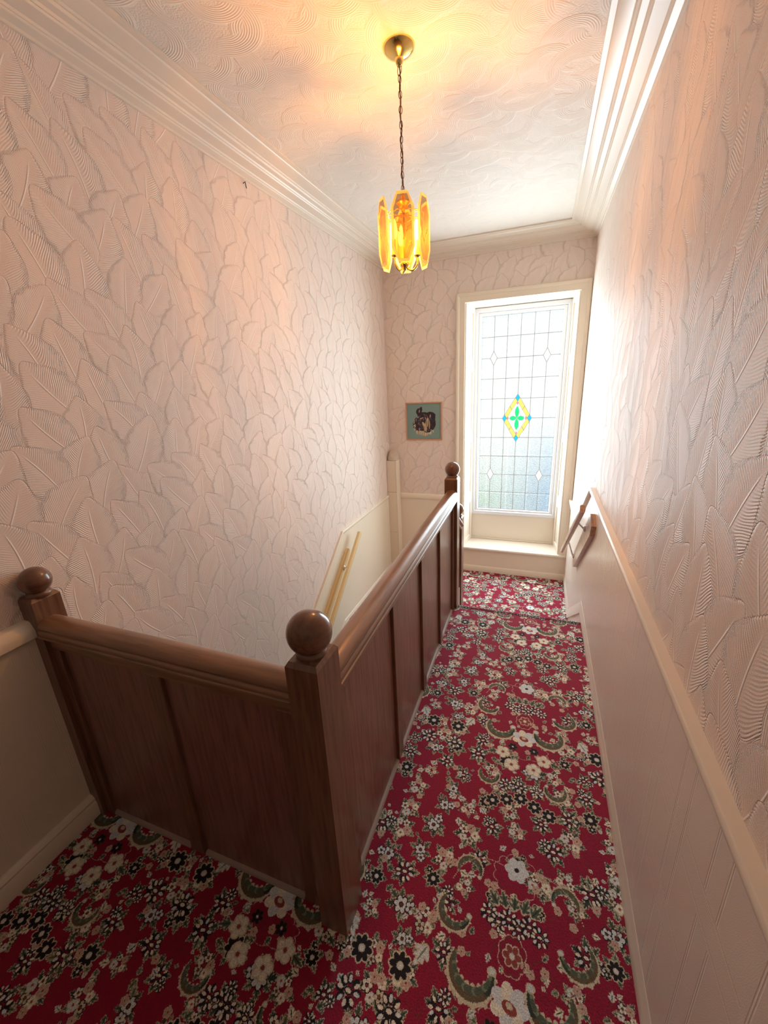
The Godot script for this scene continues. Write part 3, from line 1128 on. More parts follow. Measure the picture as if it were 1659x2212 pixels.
	# two unseen dark oak doors, added behind the viewer to cut bounce light
	for dx in [-1.46, -0.52]:
		var d := Node3D.new()
		d.name = "door_1" if dx < -1.0 else "door_2"
		tag(d, "unseen dark oak panelled door added behind the viewer to soak up bounce light, " + ("near the left wall" if dx < -1.0 else "near the right wall"), "door", "", "structure")
		add_child(d)
		st = mb()
		box(st, Vector3(dx, 0.004, ZF - 0.016), Vector3(dx + 0.78, 1.98, ZF - 0.002))
		part(st, "panel", M.oak_panel, d)
		for s in [[0.0, 0.11, 0.0, 1.98], [0.67, 0.78, 0.0, 1.98], [0.335, 0.445, 0.22, 1.86], [0.11, 0.67, 0.0, 0.22], [0.11, 0.67, 0.90, 1.06], [0.11, 0.67, 1.86, 1.98]]:
			st = mb()
			box(st, Vector3(dx + s[0], s[2] + 0.004, ZF - 0.032), Vector3(dx + s[1], s[3], ZF - 0.012), 0.003)
			part(st, "door_rail", M.oak_post, d)
		st = mb()
		lathe(st, v2([0.0, 0.0, 0.026, 0.0, 0.026, 0.004, 0.010, 0.010, 0.010, 0.030, 0.024, 0.040, 0.028, 0.052, 0.022, 0.064, 0.0, 0.070]), Vector3(dx + 0.06, 1.0, ZF - 0.032), 24, Vector3(0, 0, -1))
		part(st, "knob", M.brass, d)

	# a nail under the cornice
	st = mb()
	tube(st, [Vector3(XL, 2.675, -2.259), Vector3(XL + 0.014, 2.680, -2.259), Vector3(XL + 0.016, 2.650, -2.262)], 0.0022, 6)
	tag(part(st, "nail", M.iron), "small dark nail left in the leaf paper below the left cornice", "nail")


# ------------------------------------------------------------------ the leaded window

func window() -> void:
	var w := Node3D.new()
	w.name = "window_1"
	tag(w, "tall leaded window of obscured glass with a coloured diamond in the middle", "window", "", "structure")
	add_child(w)
	var xl := -0.712
	var xr := 0.226
	var y0 := 0.06
	var y1 := 2.277
	var zr := -4.70
	# architrave
	var ar := v2([0.0, 0.0, 0.0, 0.016, 0.050, 0.018, 0.056, 0.027, 0.066, 0.031, 0.078, 0.031, 0.084, 0.024, 0.084, 0.0])
	for k in 3:
		var st := mb()
		if k == 0:
			sweep(st, ar, [Vector3(-0.758, -0.25, ZB), Vector3(-0.758, 2.298, ZB)], Vector3(-1, 0, 0), true, 0, 1)
		elif k == 1:
			sweep(st, ar, [Vector3(-0.758, 2.298, ZB), Vector3(0.268, 2.298, ZB)], Vector3(0, 1, 0), true, -1, 1)
		else:
			sweep(st, ar, [Vector3(0.268, 2.298, ZB), Vector3(0.268, -0.25, ZB)], Vector3(1, 0, 0), true, -1, 0)
		part(st, "architrave", M.cream, w)
	# reveals: splayed shutter boxes with framed panels, and a head
	for s in [-1.0, 1.0]:
		var a := Vector3(-0.758 if s < 0 else 0.268, 0, ZB)
		var b := Vector3(xl if s < 0 else xr, 0, zr)
		var out := -0.84 if s < 0 else 0.31
		var st := mb()
		prism(st, PackedVector2Array([Vector2(a.x, a.z), Vector2(b.x, b.z), Vector2(b.x, b.z - 0.05), Vector2(out, b.z - 0.05), Vector2(out, a.z)]), 1, -0.26, 2.34)
		part(st, "reveal", M.trim, w)
		var d := (b - a).normalized()
		var n := Vector3(d.z, 0, -d.x)
		if n.x * s > 0:
			n = -n
		var len := (b - a).length()
		var hs := [-0.25, 0.28, 0.98, 1.72, 2.29]
		for i in 4:
			st = mb()
			var c: Vector3 = (a + b) / 2.0 + Vector3(0, (hs[i] + hs[i + 1]) / 2.0, 0) + n * 0.004
			var hh: float = (hs[i + 1] - hs[i]) / 2.0
			for q in [-1.0, 1.0]:
				obox(st, c + d * q * (len * 0.5 - 0.028) + Vector3.ZERO, d * 0.026, Vector3(0, hh, 0), n * 0.009, 0.003)
				obox(st, c + Vector3(0, q * (hh - 0.03), 0), d * (len * 0.5 - 0.054), Vector3(0, 0.03, 0), n * 0.009, 0.003)
			part(st, "shutter_frame", M.trim, w)
	var st := mb()
	prism(st, PackedVector2Array([Vector2(ZB, 2.298), Vector2(zr - 0.05, y1), Vector2(zr - 0.05, 2.37), Vector2(ZB, 2.37)]), 0, -0.80, 0.30)
	part(st, "reveal", M.trim, w)
	# sill board and the panel above it
	st = mb()
	sweep(st, v2([-0.30, -0.026, 0.030, -0.026, 0.037, -0.019, 0.037, -0.008, 0.030, 0.0, -0.30, 0.0]), [Vector3(-0.80, -0.25, ZB), Vector3(0.345, -0.25, ZB)], Vector3(0, 0, 1))
	part(st, "sill", M.trim, w)
	st = mb()
	box(st, Vector3(xl, -0.25, zr - 0.04), Vector3(xr, y0, zr), 0.002)
	box(st, Vector3(xl + 0.005, -0.25, zr), Vector3(xr - 0.005, -0.236, zr + 0.012), 0.004)
	part(st, "apron_panel", M.trim, w)
	# frame and sash
	for q in [[0.046, zr - 0.05, zr + 0.012, 0.0, "frame"], [0.034, zr - 0.045, zr + 0.002, 0.046, "sash"]]:
		st = mb()
		var t: float = q[0]
		var i: float = q[3]
		var ax := xl + i
		var bx := xr - i
		var ay := y0 + i * 0.8
		var by := y1 - i
		var pr := PackedVector2Array([Vector2(0, q[1] - zr), Vector2(0, q[2] - zr - 0.006), Vector2(0.006, q[2] - zr), Vector2(t - 0.008, q[2] - zr), Vector2(t, q[2] - zr - 0.010), Vector2(t, q[1] - zr)])
		sweep(st, pr, [Vector3(ax, ay, zr), Vector3(ax, by, zr)], Vector3(1, 0, 0), true, 1, -1)
		sweep(st, pr, [Vector3(bx, ay, zr), Vector3(bx, by, zr)], Vector3(-1, 0, 0), true, 1, -1)
		sweep(st, pr, [Vector3(ax, by, zr), Vector3(bx, by, zr)], Vector3(0, -1, 0), true, 1, -1)
		sweep(st, pr, [Vector3(ax, ay, zr), Vector3(bx, ay, zr)], Vector3(0, 1, 0), true, 1, -1)
		part(st, q[4], M.upvc, w)
	# leaded lights
	var gx0 := xl + 0.076
	var gx1 := xr - 0.076
	var gy0 := y0 + 0.066
	var gy1 := y1 - 0.076
	var cx := (gx1 - gx0) / 6.0
	var cy := (gy1 - gy0) / 10.0
	var gz := zr - 0.018
	var mid := Vector2((gx0 + gx1) / 2.0, gy0 + 5.0 * cy)
	var dia := func(c: Vector2, hw: float, hh: float) -> PackedVector2Array:
		return PackedVector2Array([c + Vector2(0, hh), c + Vector2(hw, 0), c + Vector2(0, -hh), c + Vector2(-hw, 0)])
	var cut := []
	for i in [1, 5]:
		for j in [2, 8]:
			cut.append(dia.call(Vector2(gx0 + i * cx, gy0 + j * cy), 0.036, 0.070))
	var bh := Vector2(0.0235, 0.037)
	var big := Vector2(0.129, 0.2146)
	# outline of the coloured diamond, its four blue tips included
	var outline := PackedVector2Array([mid + Vector2(0, big.y + bh.y), mid + Vector2(bh.x, big.y), mid + Vector2(big.x, bh.y), mid + Vector2(big.x + bh.x, 0), mid + Vector2(big.x, -bh.y), mid + Vector2(bh.x, -big.y), mid + Vector2(0, -big.y - bh.y), mid + Vector2(-bh.x, -big.y), mid + Vector2(-big.x, -bh.y), mid + Vector2(-big.x - bh.x, 0), mid + Vector2(-big.x, bh.y), mid + Vector2(-bh.x, big.y)])
	var lead := mb()
	var came := func(a: Vector2, b: Vector2, r: float) -> void:
		var d := (b - a)
		obox(lead, Vector3((a.x + b.x) / 2, (a.y + b.y) / 2, gz), Vector3(d.x / 2, d.y / 2, 0), Vector3(-d.y, d.x, 0).normalized() * r, Vector3(0, 0, 0.0042), 0.0012)
	var ring := func(p: PackedVector2Array, r: float) -> void:
		for i in p.size():
			came.call(p[i], p[(i + 1) % p.size()], r)
	var pane := func(p: PackedVector2Array, m: Material, called: String) -> void:
		var s := mb()
		for q in Geometry2D.offset_polygon(p, -0.0012):
			prism(s, q, 2, gz - 0.002, gz + 0.002)
		part(s, called, m, w)
	var cuts := cut.duplicate()
	cuts.append(outline)
	for i in 6:
		for j in 10:
			var polys := [PackedVector2Array([Vector2(gx0 + i * cx, gy0 + j * cy), Vector2(gx0 + (i + 1) * cx, gy0 + j * cy), Vector2(gx0 + (i + 1) * cx, gy0 + (j + 1) * cy), Vector2(gx0 + i * cx, gy0 + (j + 1) * cy)])]
			for c in cuts:
				var next := []
				for p in polys:
					next.append_array(Geometry2D.clip_polygons(p, c))
				polys = next
			for p in polys:
				pane.call(p, M.pane, "pane")
	for c in cut:
		pane.call(c, M.pane_clear, "pane")
		ring.call(c, 0.0027)
	for i in 7:
		for seg in Geometry2D.clip_polyline_with_polygon(PackedVector2Array([Vector2(gx0 + i * cx, gy0), Vector2(gx0 + i * cx, gy1)]), outline):
			var rest := [seg]
			for c in cut:
				var next := []
				for p in rest:
					next.append_array(Geometry2D.clip_polyline_with_polygon(p, c))
				rest = next
			for p in rest:
				came.call(p[0], p[-1], 0.0027)
	for j in 11:
		for seg in Geometry2D.clip_polyline_with_polygon(PackedVector2Array([Vector2(gx0, gy0 + j * cy), Vector2(gx1, gy0 + j * cy)]), outline):
			var rest := [seg]
			for c in cut:
				var next := []
				for p in rest:
					next.append_array(Geometry2D.clip_polyline_with_polygon(p, c))
				rest = next
			for p in rest:
				came.call(p[0], p[-1], 0.0027)
	# the coloured diamond: blue tips, yellow borders, pink corners, green flower on clear glass
	var tips := [mid + Vector2(0, big.y), mid + Vector2(big.x, 0), mid - Vector2(0, big.y), mid - Vector2(big.x, 0)]
	for t in tips:
		var d: PackedVector2Array = dia.call(t, bh.x, bh.y)
		pane.call(d, M.pane_blue, "blue_pane")
		ring.call(d, 0.0022)
	for sx in [-1.0, 1.0]:
		for sy in [-1.0, 1.0]:
			var A := mid + Vector2(sx * bh.x, sy * big.y)
			var B := mid + Vector2(0, sy * (big.y - bh.y))
			var C := mid + Vector2(sx * (big.x - bh.x), 0)
			var D := mid + Vector2(sx * big.x, sy * bh.y)
			var m0 := (A + D) / 2.0
			var m1 := (B + C) / 2.0
			for q in [PackedVector2Array([A, B, m1, m0]), PackedVector2Array([m0, m1, C, D])]:
				pane.call(q, M.pane_yellow, "yellow_pane")
				ring.call(q, 0.0018)
	var pinks := []
	for t in [Vector2(0, 0.1776 - 0.0192), Vector2(0, -0.1776 + 0.0192), Vector2(0.1055 - 0.0128, 0), Vector2(-0.1055 + 0.0128, 0)]:
		pinks.append(dia.call(mid + t, 0.0115, 0.0175))
	var petals := []
	for t in 4:
		var L := 0.123 if t % 2 == 0 else 0.074
		var W := 0.022 if t % 2 == 0 else 0.0245
		var p := PackedVector2Array()
		for k in 17:
			var f := k / 16.0
			p.append(Vector2(W * pow(sin(PI * f), 0.75), 0.003 + f * L))
		for k in range(15, 0, -1):
			var f := k / 16.0
			p.append(Vector2(-W * pow(sin(PI * f), 0.75), 0.003 + f * L))
		var out := PackedVector2Array()
		for v in p:
			out.append(mid + v.rotated(t * PI / 2))
		petals.append(out)
	# where neighbouring petals would overlap, the upright ones win
	for t in [1, 3]:
		for u in [0, 2]:
			var r := Geometry2D.clip_polygons(petals[t], petals[u])
			var best: PackedVector2Array = r[0]
			for q in r:
				if q.size() > best.size():
					best = q
			petals[t] = best
	var clear := []
	for sx in [-1.0, 1.0]:
		for sy in [-1.0, 1.0]:
			clear.append(PackedVector2Array([mid, mid + Vector2(sx * (big.x - bh.x), 0), mid + Vector2(0, sy * (big.y - bh.y))]))
	for c in pinks + petals:
		var next := []
		for p in clear:
			next.append_array(Geometry2D.clip_polygons(p, c))
		clear = next
	for p in clear:
		if p.size() > 2:
			pane.call(p, M.pane_clear, "clear_pane")
	for p in pinks:
		pane.call(p, M.pane_pink, "pink_pane")
		ring.call(p, 0.0012)
	for p in petals:
		pane.call(p, M.pane_green, "green_petal")
		ring.call(p, 0.0014)
	for s in [[1, 1], [1, -1], [-1, 1], [-1, -1]]:
		came.call(mid + Vector2(s[0] * 0.077, 0), mid + Vector2(0, s[1] * 0.126), 0.0010)
	part(lead, "lead_came", M.lead, w)


# ------------------------------------------------------------------ the balustrade

func newel(called: String, label: String, lo: Vector3, hi: Vector3, ball_x: float, r: float) -> void:
	# lo, hi: corners of the square post; hi.y is the top of its chamfer
	var base := Vector3((lo.x + hi.x) / 2.0, lo.y, (lo.z + hi.z) / 2.0)
	var o := thing(called, label, "newel post", base, "newel posts of the balustrade")
	var h := (hi - lo) / 2.0
	var st := mb()
	var top := hi.y - lo.y
	var ch := 0.012
	var q := [Vector2(-h.x, -h.z), Vector2(h.x, -h.z), Vector2(h.x, h.z), Vector2(-h.x, h.z)]
	box(st, Vector3(-h.x, 0, -h.z), Vector3(h.x, top - ch, h.z))
	for i in 4:
		var a: Vector2 = q[i]
		var b: Vector2 = q[(i + 1) % 4]
		var mid := (a + b) / 2.0
		var n := Vector3(mid.x, 0, mid.y).normalized() + Vector3(0, 0.9, 0)
		quad(st, Vector3(a.x, top - ch, a.y), Vector3(b.x, top - ch, b.y), Vector3(b.x * 0.84, top, b.y * 0.84), Vector3(a.x * 0.84, top, a.y * 0.84), n.normalized())
	quad(st, Vector3(q[0].x * 0.84, top, q[0].y * 0.84), Vector3(q[1].x * 0.84, top, q[1].y * 0.84), Vector3(q[2].x * 0.84, top, q[2].y * 0.84), Vector3(q[3].x * 0.84, top, q[3].y * 0.84), Vector3.UP)
	part(st, "post", M.oak_post, o)
	st = mb()
	var bx := ball_x - base.x
	var cr := minf(r * 0.74, 0.036)
	lathe(st, PackedVector2Array([Vector2(0.0, top - 0.002), Vector2(cr, top - 0.002), Vector2(cr + 0.002, top + 0.004), Vector2(cr, top + 0.010), Vector2(cr - 0.007, top + 0.014), Vector2(cr - 0.009, top + 0.018)]), Vector3(bx, 0, 0), 36)
	part(st, "collar", M.oak_post, o)
	st = mb()
	lathe(st, ball_profile(r, top + 0.006 + r * 0.93, -62.0, 30), Vector3(bx, 0, 0), 48)
	part(st, "ball_finial", M.oak_ball, o)


func panelling(label: String, at: Vector3, turn: float, length: float, stiles: Array, muntins: Array) -> void:
	# local x along, z towards the landing; stiles: [width at the start, width at the end]
	var o := thing("balustrade", label, "balustrade", at, "panelled balustrades round the stairwell")
	o.rotation.y = turn
	var st := mb()
	var cap := PackedVector2Array()
	for p in [[0.030, 0.834], [0.046, 0.834], [0.048, 0.837], [0.047, 0.841], [0.041, 0.843], [0.040, 0.846], [0.043, 0.849], [0.043, 0.853], [0.040, 0.857], [0.035, 0.859], [0.035, 0.862], [0.038, 0.866], [0.037, 0.873], [0.032, 0.881], [0.022, 0.888], [0.010, 0.891], [0.0, 0.892]]:
		cap.append(Vector2(p[0], p[1]))
	for i in range(cap.size() - 2, -1, -1):
		cap.append(Vector2(-cap[i].x, cap[i].y))
	sweep(st, cap, [Vector3(0, 0, 0), Vector3(length, 0, 0)], Vector3(0, 0, 1))
	part(st, "handrail", M.oak_rail, o)
	st = mb()
	box(st, Vector3(0, 0.775, -0.018), Vector3(length, 0.838, 0.018), 0.002)
	part(st, "top_rail", M.oak_rail, o)
	var edges := [stiles[0]]
	for s in 2:
		st = mb()
		if s == 0:
			box(st, Vector3(0, 0.0, -0.018), Vector3(stiles[0], 0.775, 0.018), 0.002)
		else:
			box(st, Vector3(length - stiles[1], 0.0, -0.018), Vector3(length, 0.775, 0.018), 0.002)
		part(st, "stile", M.oak_post, o)
	for m in muntins:
		st = mb()
		box(st, Vector3(m[0], 0.0, -0.018), Vector3(m[1], 0.775, 0.018), 0.002)
		part(st, "muntin", M.oak_post, o)
		edges.append_array([m[0], m[1]])
	edges.append(length - stiles[1])
	for i in range(0, edges.size(), 2):
		st = mb()
		box(st, Vector3(edges[i], 0.0, -0.008), Vector3(edges[i + 1], 0.775, 0.004))
		part(st, "panel", M.oak_panel, o)
		st = mb()
		sweep(st, v2([0.004, 0.0, 0.017, 0.0, 0.017, 0.006, 0.013, 0.012, 0.004, 0.014]), [Vector3(edges[i] + 0.004, 0.0, 0), Vector3(edges[i + 1] - 0.004, 0.0, 0)], Vector3(0, 0, 1))
		part(st, "bead", M.bead, o)


func balustrades() -> void:
	newel("newel_post", "dark oak half newel with a ball finial against the left wall", Vector3(XL, 0, -0.79), Vector3(-1.537, 0.968, -0.700), -1.566, 0.0475)
	newel("newel_post", "large dark oak corner newel with a glossy ball where two balustrades meet", Vector3(-0.539, 0, -0.785), Vector3(-0.450, 0.972, -0.676), -0.4945, 0.056)
	newel("newel_post", "dark oak newel with a ball at the head of the short flight", Vector3(-0.577, -0.32, -2.715), Vector3(-0.490, 0.972, -2.628), -0.5335, 0.0495)
	newel("newel_post", "lower newel half hidden behind the far post of the balustrade", Vector3(-0.622, YH, -3.15), Vector3(-0.533, 0.555, -3.06), -0.5775, 0.0495)
	panelling("short two-panel balustrade facing the viewer in deep shade", Vector3(-1.537, 0, -0.733), 0.0, 0.998, [0.033, 0.080], [[0.437, 0.497]])
	panelling("long four-panel balustrade beside the lit strip of red carpet", Vector3(-0.4975, 0, -0.785), PI / 2 + 0.0162, 1.846, [0.075, 0.045], [[0.515, 0.575], [0.955, 1.015], [1.380, 1.440]])
	# raked balustrade of the short flight
	var o := thing("balustrade", "steep short balustrade running down between the two far newels", "balustrade", Vector3(-0.556, 0, -2.715), "panelled balustrades round the stairwell")
	var st := mb()
	prism(st, v2([0.0, -0.30, 0.0, 0.66, -0.345, 0.435, -0.345, -0.545, -0.30, -0.545]), 0, -0.008, 0.008)
	part(st, "panel", M.oak_panel, o)
	st = mb()
	sweep(st, v2([0.030, -0.062, 0.036, -0.056, 0.036, -0.046, 0.028, -0.040, 0.040, -0.034, 0.046, -0.024, 0.040, -0.010, 0.020, -0.002, -0.020, -0.002, -0.040, -0.010, -0.046, -0.024, -0.036, -0.046, -0.030, -0.062]), [Vector3(0, 0.706, -0.037), Vector3(0, 0.528, -0.31)], Vector3(1, 0, 0))
	part(st, "handrail", M.oak_rail_z, o)


# ------------------------------------------------------------------ stairs, handrails

func flight(called: String, label: String, x0: float, x1: float, z0: float, dz: float, y0: float, rise: float, n: int) -> void:
	# n treads below the level y0; z0 is the first nosing, dz the signed going
	var o := thing(called, label, "stairs", Vector3((x0 + x1) / 2.0, y0 - rise * (n + 1), z0), "", "structure")
	var c := o.position
	for i in n:
		var st := mb()
		var y := y0 - rise * (i + 1)
		var za := z0 + dz * i
		var zb := z0 + dz * (i + 1)
		box(st, Vector3(x0, y - rise - 0.02, minf(za, zb)) - c, Vector3(x1, y, maxf(za, zb)) - c)
		part(st, "step", M.carpet, o)
	var st := mb()
	box(st, Vector3(x0, y0 - rise - 0.03, minf(z0, z0 - 0.02 * signf(dz))) - c, Vector3(x1, y0 - 0.03, maxf(z0, z0 - 0.02 * signf(dz))) - c)
	part(st, "riser", M.carpet, o)


func stairs() -> void:
	flight("staircase", "short carpeted flight dropping from the landing to the window", -0.535, XR - 0.016, -2.672, -0.284, 0.0, 0.1817, 2)
	flight("staircase", "lower carpeted flight descending along the left wall of the stairwell", XL + 0.014, -0.56, -3.05, 0.25, YH, 0.19, 10)


func rail_bracket(o: Node3D, wall: Vector3, hand: Vector3, m: Material) -> void:
	var st := mb()
	var n := Vector3(signf(hand.x - wall.x), 0, 0)
	lathe(st, v2([0.0, 0.0, 0.022, 0.0, 0.022, 0.004, 0.016, 0.009, 0.007, 0.012, 0.0, 0.012]), wall, 20, n)
	tube(st, [wall + n * 0.008, wall.lerp(hand, 0.6) + Vector3(0, -0.004, 0), wall.lerp(hand, 0.92) + Vector3(0, 0.002, 0), hand + Vector3(0, 0.012, 0)], 0.0055, 8)
	part(st, "bracket", m, o)


func handrails() -> void:
	# right: pale wooden rail over the short flight, on a backing board
	var c := Vector3(0.30, 0.45, -3.0)
	var o := thing("handrail", "short pale wooden handrail on brackets beside the window steps", "handrail", c, "wall handrails")
	var st := mb()
	var pr := PackedVector2Array()
	for i in 24:
		var a := TAU * i / 24.0
		pr.append(Vector2(0.016 * signf(cos(a)) * pow(absf(cos(a)), 0.45), 0.024 * signf(sin(a)) * pow(absf(sin(a)), 0.7)))
	sweep(st, pr, [Vector3(0.264, 0.838, -2.54) - c, Vector3(0.264, 0.052, -3.80) - c], Vector3(-1, 0, 0))
	part(st, "rail", M.beech, o)
	st = mb()
	prism(st, v2([-2.53, 0.735, -2.62, 0.785, -2.69, 0.735, -3.40, 0.185, -3.36, 0.115, -3.30, 0.120, -2.56, 0.665]), 0, XR - 0.036, XR - 0.007)
	var mi := part(st, "backing_board", M.beech, o)
	mi.position = -c
	rail_bracket(o, Vector3(XR - 0.036, 0.625, -2.80) - c, Vector3(0.264, 0.672, -2.80) - c, M.white_metal)
	rail_bracket(o, Vector3(XR - 0.036, 0.205, -3.33) - c, Vector3(0.264, 0.335, -3.33) - c, M.white_metal)
	# left: cream rail down the lower flight
	c = Vector3(-1.55, -0.4, -2.4)
	o = thing("handrail", "long cream painted handrail descending along the left wall of the stairwell", "handrail", c, "wall handrails")
	st = mb()
	sweep(st, pr, [Vector3(-1.52, 0.270, -3.255) - c, Vector3(-1.52, -2.06, -0.42) - c], Vector3(1, 0, 0))
	part(st, "rail", M.ochre, o)
	st = mb()
	prism(st, v2([-3.145, 0.140, -3.115, 0.165, -3.070, 0.145, -0.42, -2.01, -0.42, -2.09, -3.125, 0.085]), 0, XL + 0.009, XL + 0.032)
	mi = part(st, "backing_board", M.ochre, o)
	mi.position = -c
	for q in [[-3.00, 0.022], [-2.2, -0.63], [-1.4, -1.29], [-0.7, -1.86]]:
		rail_bracket(o, Vector3(XL + 0.032, q[1], q[0]) - c, Vector3(-1.52, q[1] + 0.03, q[0]) - c, M.white_metal)


# ------------------------------------------------------------------ pendant

func pendant() -> void:
	var c := Vector3(-0.589, 0, -1.909)
	var o := thing("pendant_light", "brass chain pendant with amber glass panels hanging over the stairwell", "pendant light", c)
	var st := mb()
	lathe(st, v2([0.0, 2.742, 0.010, 2.744, 0.014, 2.752, 0.016, 2.764, 0.034, 2.772, 0.052, 2.783, 0.060, 2.793, 0.061, 2.800]), Vector3.ZERO, 48)
	part(st, "ceiling_rose", M.brass, o)
	# chain and flex
	var y := 2.748
	var k := 0
	while y > 2.335:
		st = mb()
		var L := 0.034 if k == 0 else 0.027
		var W := 0.012 if k == 0 else 0.0062
		var pts := []
		var a := k * PI * 0.5 + 0.6 + k * 0.13
		for i in 16:
			var t := TAU * i / 16.0
			pts.append(Vector3(cos(a) * W * cos(t), y - L * 0.5 + L * 0.5 * sin(t) * (1.0 if absf(sin(t)) > 0.9 else 0.97), sin(a) * W * cos(t)))
		tube(st, pts, 0.0015, 6, true)
		part(st, "chain_link", M.brass_dark, o)
		y -= L - 0.0034
		k += 1
	st = mb()
	var fx := []
	for i in 27:
		var f := i / 26.0
		fx.append(Vector3(0.0028 * sin(f * 31.0), lerpf(2.745, 2.31, f), 0.0028 * cos(f * 23.0)))
	tube(st, fx, 0.0024, 6)
	part(st, "flex", M.flex, o)
	# body: loop, stem, crown, scalloped ring, lower hub
	st = mb()
	lathe(st, v2([0.0, 2.318, 0.007, 2.319, 0.010, 2.324, 0.007, 2.330, 0.0, 2.338]), Vector3.ZERO, 20)
	lathe(st, v2([0.0, 2.285, 0.018, 2.286, 0.021, 2.292, 0.030, 2.300, 0.026, 2.308, 0.010, 2.316, 0.006, 2.320, 0.0, 2.320]), Vector3.ZERO, 28)
	lathe(st, v2([0.0, 2.075, 0.004, 2.072, 0.006, 2.28, 0.0, 2.286]), Vector3.ZERO, 16)
	lathe(st, v2([0.0, 2.052, 0.006, 2.056, 0.008, 2.064, 0.018, 2.070, 0.022, 2.078, 0.018, 2.088, 0.010, 2.094, 0.0, 2.096]), Vector3.ZERO, 28)
	part(st, "stem", M.brass, o)
	for q in [2.253, 2.226]:
		st = mb()
		var pts := []
		for i in 72:
			var t := TAU * i / 72.0
			pts.append(Vector3(cos(t), 0, sin(t)) * 0.080 + Vector3(0, q + 0.0045 * absf(sin(t * 9.0)), 0))
		tube(st, pts, 0.0022, 6, true)
		for i in 3:
			var t := TAU * i / 3.0 + 0.4
			tube(st, [Vector3(cos(t) * 0.079, q, sin(t) * 0.079), Vector3(cos(t) * 0.04, q + 0.006, sin(t) * 0.04), Vector3(0, q, 0)], 0.0018, 6)
		part(st, "ring", M.brass, o)
	# six long octagonal panels
	var face := atan2(-c.z, -c.x) + 0.04             # towards the landing
	var hw := 0.046
	var hh := 0.122
	var oct := func(s: float) -> PackedVector2Array:
		var x := hw - s
		var yy := hh - s
		var cxx := 0.021 - s * 0.25
		var cyy := 0.052 - s * 0.55
		return PackedVector2Array([Vector2(-cxx, yy), Vector2(cxx, yy), Vector2(x, yy - cyy + s * 0.2), Vector2(x, -yy + cyy - s * 0.2), Vector2(cxx, -yy), Vector2(-cxx, -yy), Vector2(-x, -yy + cyy - s * 0.2), Vector2(-x, yy - cyy + s * 0.2)])
	for i in 6:
		var a := face + TAU * i / 6.0
		var n := Vector3(cos(a), 0, sin(a))
		var x := Vector3(-sin(a), 0, cos(a))
		var hold := Node3D.new()
		hold.name = numbered(o, "glass_panel")
		o.add_child(hold)
		hold.transform = Transform3D(Basis(x, Vector3.UP, x.cross(Vector3.UP)), n * 0.098 + Vector3(0, 2.188, 0))
		if hold.transform.basis.z.dot(n) < 0:
			hold.transform.basis = Basis(-x, Vector3.UP, n)
		st = mb()
		prism(st, oct.call(0.0105), 2, -0.0018, 0.0018)
		part(st, "amber_glass", M.amber, hold)
		st = mb()
		var big: PackedVector2Array = oct.call(0.0)
		var small: PackedVector2Array = oct.call(0.0105)
		for e in 8:
			var f := (e + 1) % 8
			var A := Vector3(big[e].x, big[e].y, 0.0006)
			var B := Vector3(big[f].x, big[f].y, 0.0006)
			var C := Vector3(small[f].x, small[f].y, 0.0022)
			var D := Vector3(small[e].x, small[e].y, 0.0022)
			var nn := (B - A).cross(D - A).normalized()
			if nn.z < 0:
				nn = -nn
			quad(st, A, B, C, D, nn)
			quad(st, A * Vector3(1, 1, -3), B * Vector3(1, 1, -3), C * Vector3(1, 1, -0.8), D * Vector3(1, 1, -0.8), Vector3(0, 0, -1))
			var ed := Vector3(B.y - A.y, A.x - B.x, 0).normalized()
			if ed.dot(A) < 0:
				ed = -ed
			quad(st, A, B, B * Vector3(1, 1, -3), A * Vector3(1, 1, -3), ed)
		part(st, "bevelled_edge", M.amber_edge, hold)
		# engraved sprig
		st = mb()
		tube(st, [Vector3(0, 0.055, -0.0026), Vector3(0.001, 0.0, -0.0026), Vector3(0, -0.062, -0.0026)], 0.0009, 5)
		for q in [[0.055, 0.0, 0.010], [0.012, 0.0, 0.012]]:
			for s in [-1.0, 1.0]:
				tube(st, [Vector3(0, q[0] - 0.008, -0.0026), Vector3(s * 0.006, q[0] + 0.004, -0.0026)], 0.0010, 5)
		for s in [-1.0, 1.0]:
			tube(st, [Vector3(0, -0.045, -0.0026), Vector3(s * 0.010, -0.026, -0.0026), Vector3(s * 0.023, 0.006, -0.0026)], 0.0009, 5)
			for q in [0.35, 0.7]:
				var b := Vector3(s * 0.010, -0.026, -0.0026).lerp(Vector3(s * 0.023, 0.006, -0.0026), q)
				tube(st, [b, b + Vector3(s * 0.009, 0.007, 0)], 0.0011, 5)
				tube(st, [b, b + Vector3(-s * 0.003, 0.010, 0)], 0.0011, 5)
		part(st, "engraved_sprig", M.etch, hold)
	# three candle lamps on curled arms
	for i in 3:
		var a := face + 0.78 + TAU * i / 3.0
		var n := Vector3(cos(a), 0, sin(a))
		st = mb()
		var pts := []
		for j in 15:
			var t := PI * j / 14.0
			pts.append(n * (0.031 - 0.026 * cos(t)) + Vector3(0, 2.086 - 0.034 * sin(t), 0))
		pts.append(n * 0.057 + Vector3(0, 2.10, 0))
		tube(st, pts, 0.0042, 10)
		lathe(st, v2([0.0, 2.096, 0.010, 2.098, 0.016, 2.104, 0.013, 2.107, 0.0, 2.108]), n * 0.057, 20)
		part(st, "arm", M.brass, o)
		st = mb()
		lathe(st, v2([0.0, 2.106, 0.0105, 2.106, 0.0105, 2.160, 0.008, 2.163, 0.0, 2.164]), n * 0.057, 20)
		part(st, "candle_tube", M.etch, o)
		st = mb()
		lathe(st, v2([0.0, 2.160, 0.008, 2.163, 0.013, 2.176, 0.0155, 2.190, 0.0145, 2.205, 0.010, 2.222, 0.005, 2.236, 0.0, 2.244]), n * 0.057, 20)
		part(st, "bulb", M.bulb, o)
		var l := OmniLight3D.new()
		l.name = "bulb_glow"
		l.position = n * 0.057 + Vector3(0, 2.195, 0)
